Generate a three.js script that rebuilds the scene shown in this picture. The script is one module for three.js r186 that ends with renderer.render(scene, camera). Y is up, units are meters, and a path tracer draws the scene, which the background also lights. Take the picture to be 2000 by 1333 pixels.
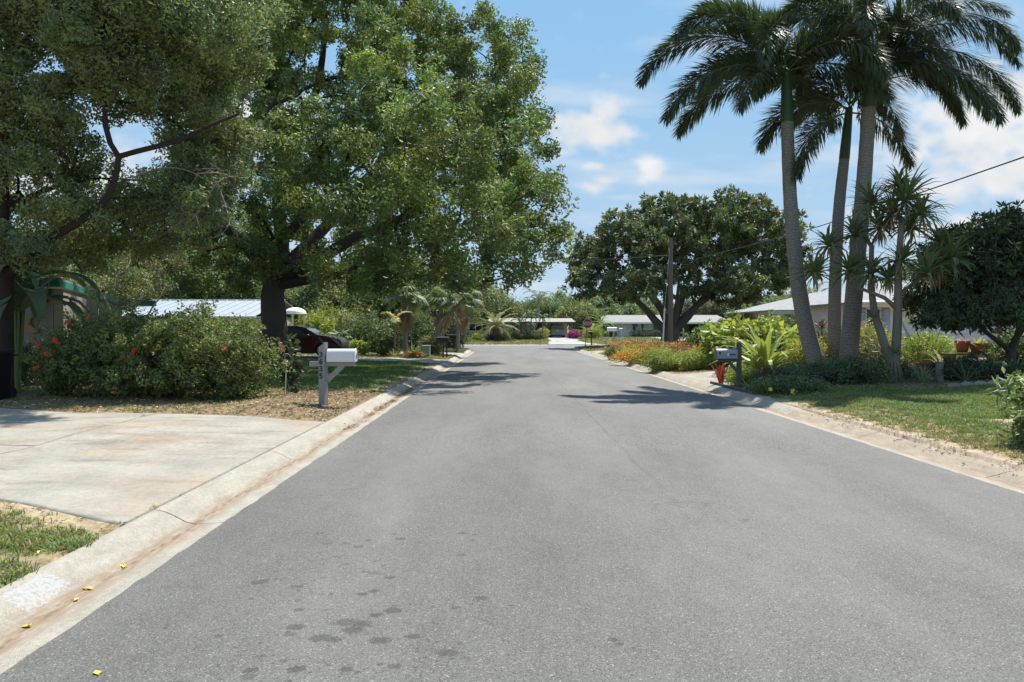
import * as THREE from 'three';
import { mergeGeometries } from 'three/addons/utils/BufferGeometryUtils.js';
import { RoundedBoxGeometry } from 'three/addons/geometries/RoundedBoxGeometry.js';
import { FontLoader } from 'three/addons/loaders/FontLoader.js';
import { TextGeometry } from 'three/addons/geometries/TextGeometry.js';
import { createNoise2D, createNoise3D } from 'simplex-noise';

// ---------- camera, sky, sun, exposure ----------
const scene = new THREE.Scene();
const camera = new THREE.PerspectiveCamera(48.5, 1.5, 0.1, 900);
camera.position.set(0, 1.6, 0);                       // standing in the left lane of the street, which runs along -z
camera.rotation.order = 'YXZ';
camera.rotation.set(-0.0152, -0.0061, 0);
const renderer = new THREE.WebGLRenderer({ antialias: true });
renderer.toneMapping = THREE.LinearToneMapping;
renderer.toneMappingExposure = 1.6;
renderer.shadowMap.enabled = true;

const TO_SUN = new THREE.Vector3(0.28, 1, -0.46).normalize();
const sun = new THREE.DirectionalLight(new THREE.Color(1.0, 0.955, 0.87), 5.0);
sun.position.copy(TO_SUN).multiplyScalar(120).add(new THREE.Vector3(0, 0, -40));
sun.target.position.set(0, 0, -40);
sun.castShadow = true;
Object.assign(sun.shadow.camera, { left: -70, right: 70, top: 70, bottom: -70, near: 1, far: 300 });
sun.shadow.mapSize.set(4096, 4096);
scene.add(sun, sun.target);

function rng(seed) {
  let s = seed >>> 0;
  return () => { s = (s + 0x6d2b79f5) | 0; let t = Math.imul(s ^ (s >>> 15), 1 | s); t = (t + Math.imul(t ^ (t >>> 7), 61 | t)) ^ t; return ((t ^ (t >>> 14)) >>> 0) / 4294967296; };
}
const { clamp, lerp, smoothstep } = THREE.MathUtils;
const N2 = createNoise2D(rng(11)), N3 = createNoise3D(rng(12));
const fbm2 = (x, y, o = 4) => { let s = 0, a = 0.5; for (let i = 0; i < o; i++) { s += a * N2(x, y); x = x * 2.03 + 17.1; y = y * 2.03 - 9.7; a *= 0.5; } return s; };
const fbm3 = (x, y, z, o = 4) => { let s = 0, a = 0.5; for (let i = 0; i < o; i++) { s += a * N3(x, y, z); x = x * 2.03 + 7.3; y = y * 2.03 - 3.1; z = z * 2.03 + 5.9; a *= 0.5; } return s; };

// sky: blue that pales towards the horizon, small fair-weather clouds and a soft bank of haze cloud
{
  const W = 2560, H = 1280, data = new Float32Array(W * H * 4);
  // cumulus: direction as (right, up) over forward, half width, half height, strength
  const puffs = [[0.097, 0.262, 0.072, 0.032, 1.0], [0.13, 0.288, 0.03, 0.022, 0.85], [0.055, 0.268, 0.04, 0.022, 0.6], [0.192, 0.212, 0.026, 0.016, 0.95], [0.108, 0.187, 0.035, 0.009, 0.55], [0.13, 0.197, 0.02, 0.008, 0.6], [0.11, 0.216, 0.02, 0.008, 0.5],
    [0.65, 0.27, 0.2, 0.1, 0.95], [0.68, 0.20, 0.18, 0.045, 0.9], [0.56, 0.19, 0.06, 0.026, 0.85], [0.56, 0.13, 0.17, 0.028, 0.62], [0.5, 0.235, 0.05, 0.016, 0.5], [0.47, 0.16, 0.07, 0.02, 0.5], [-0.35, 0.27, 0.12, 0.05, 0.8], [-0.6, 0.2, 0.2, 0.06, 0.8]];
  for (let r = 0; r < H; r++) {
    const up = ((r + 0.5) / H - 0.5) * Math.PI, y = Math.sin(up), c = Math.cos(up), e = Math.max(0, up) * 57.3;
    const t = 1 - Math.exp(-e / 17), t2 = smoothstep(e, 15, 85);
    for (let q = 0; q < W; q++) {
      const a = ((q + 0.5) / W - 0.5) * 2 * Math.PI, x = Math.cos(a) * c, z = Math.sin(a) * c, o = (r * W + q) * 4;
      const cs = x * TO_SUN.x + y * TO_SUN.y + z * TO_SUN.z, glow = 1 + 0.28 * Math.exp(-(1 - cs) * 9);
      let R = lerp(0.58, 0.19, t), G = lerp(0.74, 0.48, t), B = lerp(0.86, 0.84, t);
      R = lerp(R, 0.085, t2) * glow; G = lerp(G, 0.28, t2) * glow; B = lerp(B, 0.64, t2) * glow;
      if (y > 0) {
        const k = 1 / (y + 0.16), u = x * k, v = z * k;
        let cover = smoothstep(fbm2(u * 1.1 + 3.7, v * 1.1 + 1.3, 5) + 0.1 * fbm2(u * 6, v * 6, 3), 0.16, 0.5) * 0.75;
        const thin = smoothstep(fbm2(u * 0.8 - 5, v * 2.2 + 8, 5), 0.0, 0.55) * 0.35;
        if (z < -0.4 * c && y < 0.5) {
          const px = x / -z, py = y / -z, n = fbm3(px * 16, py * 26, 1.7, 5), n2 = fbm3(px * 50, py * 60, 4.2, 3);
          let d = 0;
          for (const [cx, cy, w, h, s] of puffs) d = Math.max(d, s * Math.exp(-(((px - cx) / w) ** 2) - ((py - cy) / h) ** 2));
          const edge = smoothstep(Math.abs(px), 0.75, 0.95);
          cover = lerp(smoothstep(d + n * 0.55 + n2 * 0.12, 0.2, 0.95) * 0.95, cover, Math.max(edge, smoothstep(y, 0.4, 0.5)));
        }
        const hz = smoothstep(y, 0.0, 0.05), al = clamp((cover + thin * (1 - cover)) * hz, 0, 1), sh = 0.9 + 0.1 * fbm2(u * 3, v * 3 + 5, 3);
        R = lerp(R, 0.94 * sh * glow, al); G = lerp(G, 0.945 * sh * glow, al); B = lerp(B, 0.95 * sh * glow, al);
      } else { const g = smoothstep(-y, 0, 0.06); R = lerp(R, 0.2, g); G = lerp(G, 0.2, g); B = lerp(B, 0.18, g); }
      data[o] = R * 0.63; data[o + 1] = G * 0.63; data[o + 2] = B * 0.63; data[o + 3] = 1;
    }
  }
  const tex = new THREE.DataTexture(data, W, H, THREE.RGBAFormat, THREE.FloatType);
  tex.mapping = THREE.EquirectangularReflectionMapping; tex.magFilter = THREE.LinearFilter; tex.needsUpdate = true;
  scene.background = tex; scene.environment = tex;
}

// ---------- helpers ----------
const V = (x, y, z) => new THREE.Vector3(x, y, z);
const taken = new Map();
function numbered(name) {
  const k = taken.get(name) ?? 0; taken.set(name, k + 1);
  return k ? name + '_' + String(k).padStart(3, '0') : name;
}
function tag(o, label, category, group, kind) {
  if (label) o.userData.label = label;
  if (category) o.userData.category = category;
  if (group) o.userData.group = group;
  if (kind) o.userData.kind = kind;
  return o;
}
function thing(name, label, category, at = V(0, 0, 0), turn = 0, group) {
  const g = new THREE.Group(); g.name = numbered(name); g.position.copy(at); g.rotation.y = turn;
  scene.add(g); return tag(g, label, category, group);
}
function part(name, geo, mat, parent, label, kind) {
  const list = (Array.isArray(geo) ? geo : [geo]).filter(Boolean);
  const g = list.length === 1 ? list[0] : merge(list);
  const m = new THREE.Mesh(g, mat); m.name = numbered(name); m.castShadow = m.receiveShadow = true;
  parent.add(m); if (label) m.userData.label = label; if (kind) m.userData.kind = kind;
  return m;
}
function struct(name, geo, mat) { const m = part(name, geo, mat, scene); m.userData.kind = 'structure'; return m; }
function structGroup(name) { const g = new THREE.Group(); g.name = numbered(name); g.userData.kind = 'structure'; scene.add(g); return g; }
function copyOf(root, label, at, turn = 0, group) {
  const r = root.clone(); r.name = numbered(root.name.replace(/_\d+$/, '')); r.userData = { ...root.userData };
  r.position.copy(at); r.rotation.y = turn; scene.add(r); return tag(r, label, null, group);
}
function merge(list) {
  const ok = list.map((g) => { const h = g.index ? g.toNonIndexed() : g; for (const n of Object.keys(h.attributes)) if (!['position', 'normal', 'uv', 'color'].includes(n)) h.deleteAttribute(n); return h; });
  const hasC = ok.some((g) => g.attributes.color);
  for (const g of ok) {
    if (!g.attributes.normal) g.computeVertexNormals();
    if (!g.attributes.uv) g.setAttribute('uv', new THREE.BufferAttribute(new Float32Array(g.attributes.position.count * 2), 2));
    if (hasC && !g.attributes.color) g.setAttribute('color', new THREE.BufferAttribute(new Float32Array(g.attributes.position.count * 3).fill(1), 3));
  }
  return mergeGeometries(ok, false);
}
const box = (w, h, d, x = 0, y = 0, z = 0, r = 0) => {
  const g = r ? new RoundedBoxGeometry(w, h, d, 2, r) : new THREE.BoxGeometry(w, h, d);
  boxUV(g); return g.translate(x, y, z);
};
function boxUV(g) {                                     // uv in metres by the face a point lies on
  const p = g.attributes.position, n = g.attributes.normal, uv = new Float32Array(p.count * 2);
  for (let i = 0; i < p.count; i++) {
    const ax = Math.abs(n.getX(i)), ay = Math.abs(n.getY(i)), az = Math.abs(n.getZ(i));
    const [u, v] = ay >= ax && ay >= az ? [p.getX(i), p.getZ(i)] : ax >= az ? [p.getZ(i), p.getY(i)] : [p.getX(i), p.getY(i)];
    uv[i * 2] = u; uv[i * 2 + 1] = v;
  }
  g.setAttribute('uv', new THREE.BufferAttribute(uv, 2)); return g;
}
const cyl = (r0, r1, h, n = 12, x = 0, y = 0, z = 0) => new THREE.CylinderGeometry(r1, r0, h, n).translate(x, y + h / 2, z);
// a tapered tube along points; uv: around in turns, along in metres
function tube(pts, radii, sides = 6, cap = true) {
  const n = pts.length, pos = [], nor = [], uv = [], idx = [];
  let side = V(1, 0, 0), len = 0; const tan = V(0, 0, 0), up = V(0, 0, 0), d = V(0, 0, 0);
  for (let i = 0; i < n; i++) {
    tan.subVectors(pts[Math.min(n - 1, i + 1)], pts[Math.max(0, i - 1)]).normalize();
    if (i === 0) side = Math.abs(tan.y) > 0.9 ? V(1, 0, 0) : V(0, 1, 0).cross(tan);
    side.addScaledVector(tan, -side.dot(tan)).normalize(); up.crossVectors(tan, side);
    if (i) len += pts[i].distanceTo(pts[i - 1]);
    for (let k = 0; k <= sides; k++) {
      const a = (k / sides) * Math.PI * 2; d.copy(side).multiplyScalar(Math.cos(a)).addScaledVector(up, Math.sin(a));
      pos.push(pts[i].x + d.x * radii[i], pts[i].y + d.y * radii[i], pts[i].z + d.z * radii[i]); nor.push(d.x, d.y, d.z); uv.push(k / sides, len);
    }
  }
  for (let i = 0; i < n - 1; i++) for (let k = 0; k < sides; k++) { const a = i * (sides + 1) + k, b = a + sides + 1; idx.push(a, a + 1, b, b, a + 1, b + 1); }
  if (cap) for (const [i, flip] of [[0, 0], [n - 1, 1]]) {
    const c = pos.length / 3; tan.subVectors(pts[i ? n - 1 : 1], pts[i ? n - 2 : 0]).normalize().multiplyScalar(flip ? 1 : -1);
    pos.push(pts[i].x, pts[i].y, pts[i].z); nor.push(tan.x, tan.y, tan.z); uv.push(0, 0);
    const s = c + 1; for (let k = 0; k <= sides; k++) { const o = (i * (sides + 1) + k) * 3; pos.push(pos[o], pos[o + 1], pos[o + 2]); nor.push(tan.x, tan.y, tan.z); uv.push(0, 0); }
    for (let k = 0; k < sides; k++) flip ? idx.push(c, s + k, s + k + 1) : idx.push(c, s + k + 1, s + k);
  }
  const g = new THREE.BufferGeometry();
  g.setAttribute('position', new THREE.Float32BufferAttribute(pos, 3)); g.setAttribute('normal', new THREE.Float32BufferAttribute(nor, 3)); g.setAttribute('uv', new THREE.Float32BufferAttribute(uv, 2)); g.setIndex(idx);
  return g;
}
const curve = (pts, n) => new THREE.CatmullRomCurve3(pts).getPoints(n);
const bar = (a, b, r, sides = 6) => tube([a, b], [r, r], sides);
// triangles collected one by one, flat normals
class Tri {
  constructor() { this.p = []; this.c = []; this.u = []; }
  tri(a, b, c, col) { this.p.push(a.x, a.y, a.z, b.x, b.y, b.z, c.x, c.y, c.z); this.u.push(0, 0, 1, 0, 0.5, 1); if (col) for (let i = 0; i < 3; i++) this.c.push(col[0], col[1], col[2]); }
  quad(a, b, c, d, col) { this.tri(a, b, c, col); this.tri(a, c, d, col); }
  geo() {
    const g = new THREE.BufferGeometry(); g.setAttribute('position', new THREE.Float32BufferAttribute(this.p, 3)); g.setAttribute('uv', new THREE.Float32BufferAttribute(this.u, 2));
    if (this.c.length) g.setAttribute('color', new THREE.Float32BufferAttribute(this.c, 3));
    g.computeVertexNormals(); return g;
  }
}
// a leaf: base at a, pointing along d, its flat side facing n
function leaf(T, a, d, n, L, W, col, fold = 0.25, bend = 0) {
  const s = V(0, 0, 0).crossVectors(d, n).normalize(), nn = V(0, 0, 0).crossVectors(s, d).normalize();
  const m = a.clone().addScaledVector(d, L * 0.45), tip = a.clone().addScaledVector(d, L).addScaledVector(nn, -bend * L);
  const l = m.clone().addScaledVector(s, W / 2).addScaledVector(nn, fold * W), r = m.clone().addScaledVector(s, -W / 2).addScaledVector(nn, fold * W);
  T.tri(a, r, tip, col); T.tri(a, tip, l, col);
}
// a long strap leaf as a strip: starts at the origin, in the x-y plane, bending down
function strap({ L, W, up = 0.9, bend = 1.4, segs = 5, fold = 0.2, shape = 0, twist = 0 }) {
  const T = new Tri(); let x = 0, y = 0, pl, pr, pm;
  for (let i = 0; i <= segs; i++) {
    const t = i / segs, e = up - bend * t * t, w = W / 2 * (shape === 0 ? Math.sin(Math.PI * Math.min(0.98, 0.12 + t * 0.88)) ** 0.8 : (1 - t ** 3) * (0.45 + 0.55 * Math.min(1, t * 4)));
    if (i) { x += Math.cos(e) * L / segs; y += Math.sin(e) * L / segs; }
    const nx = -Math.sin(e), ny = Math.cos(e), tw = twist * t;
    const m = V(x, y, 0), l = V(x + nx * fold * w * 2, y + ny * fold * w * 2 + Math.sin(tw) * w, w * Math.cos(tw)), r = V(x + nx * fold * w * 2, y + ny * fold * w * 2 - Math.sin(tw) * w, -w * Math.cos(tw));
    if (i) { T.quad(pm, m, l, pl); T.quad(pr, r, m, pm); }
    pl = l; pr = r; pm = m;
  }
  return T.geo();
}
const randDir = (R) => { const z = R() * 2 - 1, a = R() * 6.2832, s = Math.sqrt(1 - z * z); return V(s * Math.cos(a), z, s * Math.sin(a)); };
// a bunch of leaves on a short twig, about `size` across
function sprig(n, L, W, size, seed, { rosette = false, droop = 0, fold = 0.22 } = {}) {
  const R = rng(seed), T = new Tri();
  for (let i = 0; i < n; i++) {
    const d = randDir(R), k = 0.85 + 0.3 * R();
    if (rosette) { d.y = Math.abs(d.y) * 0.9 - 0.15; d.normalize(); }
    d.y -= droop * R(); d.normalize();
    const a = rosette ? d.clone().multiplyScalar(0.03) : randDir(R).multiplyScalar(size * Math.cbrt(R()));
    const nrm = V(0, 1, 0).multiplyScalar(0.7).add(randDir(R)).normalize();
    leaf(T, a, d, nrm, L * k * (0.75 + 0.5 * R()), W * k, null, fold, 0.12);
  }
  return weld(T.geo());
}
function weld(g) {                                      // leaf() writes the triangles (a, r, tip) and (a, tip, l): keep its four corners
  const p = g.attributes.position, n = g.attributes.normal, pos = [], nor = [], idx = [];
  for (let i = 0; i < p.count; i += 6) {
    const o = pos.length / 3;
    for (const [j, k] of [[0, 3], [1, 1], [2, 4], [5, 5]]) { pos.push(p.getX(i + j), p.getY(i + j), p.getZ(i + j)); const x = n.getX(i + j) + n.getX(i + k), y = n.getY(i + j) + n.getY(i + k), z = n.getZ(i + j) + n.getZ(i + k), l = Math.hypot(x, y, z) || 1; nor.push(x / l, y / l, z / l); }
    idx.push(o, o + 1, o + 2, o, o + 2, o + 3);
  }
  const w = new THREE.BufferGeometry(); w.setAttribute('position', new THREE.Float32BufferAttribute(pos, 3)); w.setAttribute('normal', new THREE.Float32BufferAttribute(nor, 3)); w.setIndex(idx); return w;
}
function instances(name, geo, mat, mats, cols, parent) {
  const im = new THREE.InstancedMesh(geo, mat, mats.length); im.name = numbered(name);
  for (let i = 0; i < mats.length; i++) { im.setMatrixAt(i, mats[i]); if (cols) im.setColorAt(i, cols[i]); }
  im.castShadow = im.receiveShadow = true; im.userData.kind = 'stuff'; (parent ?? scene).add(im); return im;
}
const mtx = (p, q, s) => new THREE.Matrix4().compose(p, q, typeof s === 'number' ? V(s, s, s) : s);
const randQ = (R) => new THREE.Quaternion().setFromEuler(new THREE.Euler(R() * 6.283, R() * 6.283, R() * 6.283));
const yawQ = (a, tiltX = 0, tiltZ = 0) => new THREE.Quaternion().setFromEuler(new THREE.Euler(tiltX, a, tiltZ, 'YXZ'));
const tint = (R, spread, warm = 0.12) => { const v = 1 + (R() - 0.5) * 2 * spread, w = (R() - 0.5) * 2 * warm; return new THREE.Color(v * (1 + w), v, v * (1 - w)); };

// ---------- textures ----------
const toS = (v) => { v = clamp(v, 0, 1); return Math.round(255 * (v <= 0.0031308 ? v * 12.92 : 1.055 * v ** (1 / 2.4) - 0.055)); };
function texture(W, H, f, { linear = false, wrap = true } = {}) {        // f(u, v, out): out filled with linear colour
  const d = new Uint8Array(W * H * 4), o = [0, 0, 0];
  for (let y = 0, i = 0; y < H; y++) for (let x = 0; x < W; x++, i += 4) { f((x + 0.5) / W, (y + 0.5) / H, o); for (let c = 0; c < 3; c++) d[i + c] = linear ? Math.round(255 * clamp(o[c], 0, 1)) : toS(o[c]); d[i + 3] = 255; }
  const t = new THREE.DataTexture(d, W, H, THREE.RGBAFormat); t.magFilter = THREE.LinearFilter; t.minFilter = THREE.LinearFilter;
  if (wrap) t.wrapS = t.wrapT = THREE.RepeatWrapping;
  if (!linear) t.colorSpace = THREE.SRGBColorSpace;
  t.needsUpdate = true; return t;
}
const hash = (x, y) => { let h = Math.imul(x | 0, 374761393) + Math.imul(y | 0, 668265263); h = Math.imul(h ^ (h >>> 13), 1274126177); return ((h ^ (h >>> 16)) >>> 0) / 4294967296; };
const rep = (t, x, y = x) => { const c = t.clone(); c.repeat.set(x, y); c.needsUpdate = true; return c; };
// noise that repeats over [0,1)^2: taken on a torus in 3-D is costly, so four shifted samples are blended
const tile = (f) => (u, v) => { const a = smoothstep(u, 0, 1), b = smoothstep(v, 0, 1); return lerp(lerp(f(u + 1, v + 1), f(u, v + 1), a), lerp(f(u + 1, v), f(u, v), a), b) * 1.15; };

// ---------- materials ----------
const mat = (r, g, b, rough = 0.8, more = {}) => new THREE.MeshStandardMaterial({ color: new THREE.Color().setRGB(r, g, b), roughness: rough, side: THREE.DoubleSide, ...more });
const leafMat = (r, g, b, trans = 0.42, coat = 0.25) => new THREE.MeshPhysicalMaterial({ color: new THREE.Color().setRGB(r, g, b), roughness: 0.92, transmission: trans, thickness: 0, clearcoat: coat * 0.42, clearcoatRoughness: 0.33, side: THREE.DoubleSide });
const glassDark = new THREE.MeshPhysicalMaterial({ color: new THREE.Color().setRGB(0.02, 0.025, 0.025), roughness: 0.06, side: THREE.DoubleSide });
const barkTex = texture(512, 512, (() => { const a = tile((u, v) => fbm2(u * 14, v * 4, 4)), b = tile((u, v) => fbm2(u * 40, v * 12, 3)); return (u, v, o) => { const n = 0.5 + 0.5 * a(u, v) + 0.35 * b(u, v); o[0] = o[1] = o[2] = clamp(n, 0, 1); }; })(), { linear: true });
const bark = (r, g, b, bump = 0.03) => new THREE.MeshStandardMaterial({ color: new THREE.Color().setRGB(r, g, b), roughness: 0.95, bumpMap: rep(barkTex, 2, 0.7), bumpScale: bump });
const M = {
  oakBark: bark(0.085, 0.07, 0.055, 0.06), redBark: bark(0.06, 0.042, 0.031, 0.05), greyBark: bark(0.15, 0.138, 0.12), darkBark: bark(0.1, 0.085, 0.07),
  white: mat(0.78, 0.78, 0.76, 0.5), offWhite: mat(0.66, 0.65, 0.6, 0.7), greyPaint: mat(0.3, 0.31, 0.32, 0.6), black: mat(0.012, 0.012, 0.014, 0.45), blackMatte: mat(0.02, 0.02, 0.02, 0.85),
  steel: mat(0.45, 0.46, 0.47, 0.35, { metalness: 0.8 }), chrome: mat(0.7, 0.7, 0.7, 0.18, { metalness: 1 }), rubber: mat(0.018, 0.018, 0.018, 0.85),
};

// ---------- the lie of the land (x right, D ahead; the street runs along D) ----------
const LE = -2.32, RE = 4.98, CW = 0.63, LB = LE - CW, RB = RE + CW;   // asphalt edges, curb width, curb backs
const NEAR = 65.4, FAR = 75.6;                                        // curb backs of the cross street
const LC = [LB - 9, NEAR - 9, 9], RC = [RB + 3, NEAR - 3, 3];         // corner arcs: centre and radius of the curb back
function onRoad(x, D) {
  if (D > FAR) return false;
  if (D > NEAR || (x > LB && x < RB)) return true;
  if (x <= LB && x > LC[0] && D > LC[1]) return Math.hypot(x - LC[0], D - LC[1]) > LC[2];
  if (x >= RB && x < RC[0] && D > RC[1]) return Math.hypot(x - RC[0], D - RC[1]) > RC[2];
  return false;
}
function gh(x, D) {
  const s = (a, b, t) => smoothstep(t, a, b), bumpy = 0.05 * N2(x * 0.25 + 3, D * 0.25) + 0.015 * N2(x * 1.3, D * 1.3 + 9);
  let h;
  if (D > FAR) h = 0.1 + 0.45 * s(0, 17, D - FAR) + bumpy * s(0.3, 4, D - FAR);
  else if (x < 1.3) { const d = Math.max(0, LB - x); h = 0.1 + 0.05 * s(0.1, 1.4, d) + 0.14 * s(1, 10, d) + 0.1 * Math.exp(-(((x + 4.2) / 1.2) ** 2) - ((D - 15.2) / 1.8) ** 2) + bumpy * s(0.2, 2.5, d) * 0.7; }
  else { const d = Math.max(0, x - RB); h = 0.09 + 0.08 * s(0.2, 1.8, d) + 0.22 * s(1.2, 7, d) + bumpy * s(0.4, 2.5, d) * 0.8; }
  return h;
}
const at = (x, D, dy = 0) => V(x, gh(x, D) + dy, -D);
// concrete slabs, each four corners (x, D)
const EDGE = (x) => 12.3 - 0.15 * (x - LB), NEARE = (x) => 5.8 - 0.49 * (x - LB);
const SLABS = {
  left: [[[LB - 0.012, NEARE(LB)], [LB - 0.012, EDGE(LB)], [-5.88, EDGE(-5.88)], [-5.88, NEARE(-5.88)]], [[-5.9, NEARE(-5.9)], [-5.9, 9.46], [-9.6, 9.5], [-9.6, 8.6]], [[-5.9, 9.48], [-5.9, EDGE(-5.9)], [-9.6, EDGE(-9.6)], [-9.6, 9.52]],
    [[-9.62, 8.6], [-9.62, EDGE(-9.62)], [-14, 13.9], [-14, 8.6]]],
  leftB: [[[LB - 0.012, 33.4], [LB - 0.012, 37.4], [-6.5, 37.9], [-6.5, 34.6]], [[-6.52, 34.6], [-6.52, 37.9], [-10, 38.2], [-10, 35]], [[-10.02, 35], [-10.02, 38.2], [-15, 38.4], [-15, 35]]],
  leftC: [[[LB - 0.012, 44], [LB - 0.012, 48.5], [-7, 48], [-7, 45.3]], [[-7.02, 45.3], [-7.02, 48], [-15, 48], [-15, 45.6]]],
  right: [[[RB + 0.012, 19.9], [RB + 0.012, 25.6], [8.2, 25.8], [8.2, 21.7]], [[8.22, 21.7], [8.22, 25.8], [12, 26.2], [12, 22.4]], [[12.02, 22.4], [12.02, 26.2], [16, 26.4], [16, 22.4]]],
  rightB: [[[RB + 0.012, 47.5], [RB + 0.012, 52.5], [9, 52.5], [9, 48]]],
  carport: [[[4.0, FAR + 0.02], [4.6, 83], [8.2, 83], [9.4, FAR + 0.02]], [[4.6, 83.02], [4.8, 96.5], [7.9, 96.5], [8.2, 83.02]]],
  green: [[[20.2, FAR + 0.02], [17.9, 90], [21.6, 90], [25.5, FAR + 0.02]], [[17.9, 90.02], [16.2, 104.4], [19.6, 104.4], [21.6, 90.02]]],
};
const ALLSLABS = Object.values(SLABS).flat();
const inPoly = (p, x, y) => { let c = false; for (let i = 0, j = p.length - 1; i < p.length; j = i++) if (p[i][1] > y !== p[j][1] > y && x < ((p[j][0] - p[i][0]) * (y - p[i][1])) / (p[j][1] - p[i][1]) + p[i][0]) c = !c; return c; };
const underSlab = (x, D) => ALLSLABS.some((p) => [[-1, -1], [1, -1], [-1, 1], [1, 1]].every(([a, b]) => inPoly(p, x + a * 0.17, D + b * 0.17)));
const onSlab = (x, D) => ALLSLABS.some((p) => inPoly(p, x, D));
// what grows or lies where: grass, straw, mulch, sand
function cover(x, D) {
  const n = fbm2(x * 0.55 + 4, D * 0.55, 4), f = fbm2(x * 2.3, D * 2.3 + 7, 3), s = (a, b, t) => smoothstep(t, a, b);
  let g = 0.55 + 0.35 * n, straw = 0.35, mulch = 0, sand = 0;
  if (D > FAR) { g = 0.85 + 0.15 * n; straw = 0.2; if (D > 78 && D < 79) g *= 0.25; }
  else if (x < 1.3) {
    const d = LB - x;
    if (D < 8.5) { const bl = Math.max(1 - Math.hypot((x + 3.35) / 0.5, (D - 5.3) / 0.36), 1 - Math.hypot((x + 3.1) / 0.3, (D - 4.5) / 0.3), 1 - Math.hypot((x + 4.3) / 0.6, (D - 5.5) / 0.5)); g = s(-0.15, 0.25, bl + 0.5 * f + 0.3 * n); straw = 0.75 - 0.55 * g; sand = (0.25 + 0.5 * n) * (1 - g); }
    else if (D < 17.6) { const m = (1 - s(3.9, 6.2, -x)) * s(12, 13, D); mulch = Math.max(m * 0.85, 0.55 + 0.4 * f); g = (0.3 + 0.5 * f) * (1 - m); straw = 0.45; }
    else if (D < 33.5) { g = s(0.05, 1.1 + 0.5 * f, d) * s(17.2, 19, D + 0.8 * n - 0.25 * d); mulch = 1 - s(17.2, 19, D - 0.25 * d); straw = 0.12; }
    else if (D < 44) { g = 0.5 + 0.4 * n; straw = 0.5; mulch = 0.25 * s(4, 5, d); }
    else { g = 0.8 + 0.2 * n; straw = 0.25; }
  } else {
    const d = x - RB;
    if (D < 18.2) {
      sand = Math.max(1 - s(0.1, 0.6, d + 0.35 * f), s(0.03, 0.24, -n + 0.15 * f) * s(0.7, 1.4, d) * (1 - s(2.4, 3.6, d)) * (1 - s(11.5, 13, D)) * 0.9);
      g = (0.5 + 0.5 * s(0.5, 2.4, d + n)) * (1 - sand); straw = lerp(0.75, 0.12, s(0.2, 1.7, d + 0.5 * f)) * (D < 12 ? 1 : 0.75);
      const bed = s(16.6, 17.3, D + 0.2 * f); mulch = bed; g *= 1 - bed * s(8.5, 9.5, x);
    } else if (D < 52) { mulch = 0.9; g = 0.12; straw = 0.5; if (D > 44 && d < 6) { mulch = 0; g = 0.7; } }
    else { g = 0.72 + 0.2 * n; straw = 0.45; }
  }
  return { g: clamp(g, 0, 1), straw: clamp(straw, 0, 1), mulch: clamp(mulch, 0, 1), sand: clamp(sand, 0, 1) };
}

// ---------- ground: one sheet to the horizon ----------
const grainTex = texture(1024, 1024, (() => { const a = tile((u, v) => fbm2(u * 24, v * 24, 5)), b = tile((u, v) => fbm2(u * 5 + 9, v * 5, 3)); return (u, v, o) => { const h = hash(u * 1024, v * 1024), n = 0.62 + 0.3 * a(u, v) + 0.12 * b(u, v) + 0.34 * (h - 0.5); o[0] = n * 1.03; o[1] = n; o[2] = n * 0.95; }; })());
{
  const line = (stops) => { const o = []; for (let i = 0; i < stops.length - 1; i++) { const [a, st] = stops[i], b = stops[i + 1][0], n = Math.max(1, Math.round((b - a) / st)); for (let k = 0; k < n; k++) o.push(a + ((b - a) * k) / n); } o.push(stops.at(-1)[0]); return o; };
  const xs = line([[-400, 60], [-100, 12], [-40, 3], [-22, 0.6], [-14, 0.16], [LB - 0.02, 0.05], [LB + 0.03, 3.5], [RB - 0.03, 0.05], [RB + 0.02, 0.14], [16, 0.5], [34, 3], [60, 12], [120, 60], [420]]);
  const ds = line([[-60, 15], [-4, 1], [2, 0.14], [19, 0.25], [38, 0.5], [76, 0.6], [112, 6], [160, 30], [400, 80], [800]]);
  const n = xs.length, pos = [], col = [], uv = [], idx = [];
  ds.forEach((D, j) => xs.forEach((x, i) => {
    const road = onRoad(x, D), y = road ? -0.12 : gh(x, D) - (underSlab(x, D) ? 0.07 : 0);
    const c = cover(x, D), r = 0.85 + 0.3 * hash(i, j), t = c.g;
    let R = lerp(0.28, 0.12, t), G = lerp(0.22, 0.15, t), B = lerp(0.14, 0.04, t);
    const st = c.straw * 0.75 * (0.5 + 0.5 * fbm2(x * 3, D * 3, 2) + 0.2); R = lerp(R, 0.36, st); G = lerp(G, 0.29, st); B = lerp(B, 0.14, st);
    R = lerp(R, 0.2, c.mulch * 0.85); G = lerp(G, 0.135, c.mulch * 0.85); B = lerp(B, 0.085, c.mulch * 0.85);
    R = lerp(R, 0.44, c.sand); G = lerp(G, 0.36, c.sand); B = lerp(B, 0.27, c.sand);
    pos.push(x, y, -D); uv.push(x / 2.6, D / 2.6); col.push(R * r * 1.5, G * r * 1.5, B * r * 1.5);
  }));
  for (let j = 0; j < ds.length - 1; j++) for (let i = 0; i < n - 1; i++) { const a = j * n + i; idx.push(a, a + 1, a + n, a + 1, a + n + 1, a + n); }
  const g = new THREE.BufferGeometry();
  g.setAttribute('position', new THREE.Float32BufferAttribute(pos, 3)); g.setAttribute('uv', new THREE.Float32BufferAttribute(uv, 2)); g.setAttribute('color', new THREE.Float32BufferAttribute(col, 3)); g.setIndex(idx); g.computeVertexNormals();
  struct('ground', g, new THREE.MeshStandardMaterial({ map: grainTex, vertexColors: true, roughness: 0.97, bumpMap: grainTex, bumpScale: 0.02 }));
}

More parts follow.
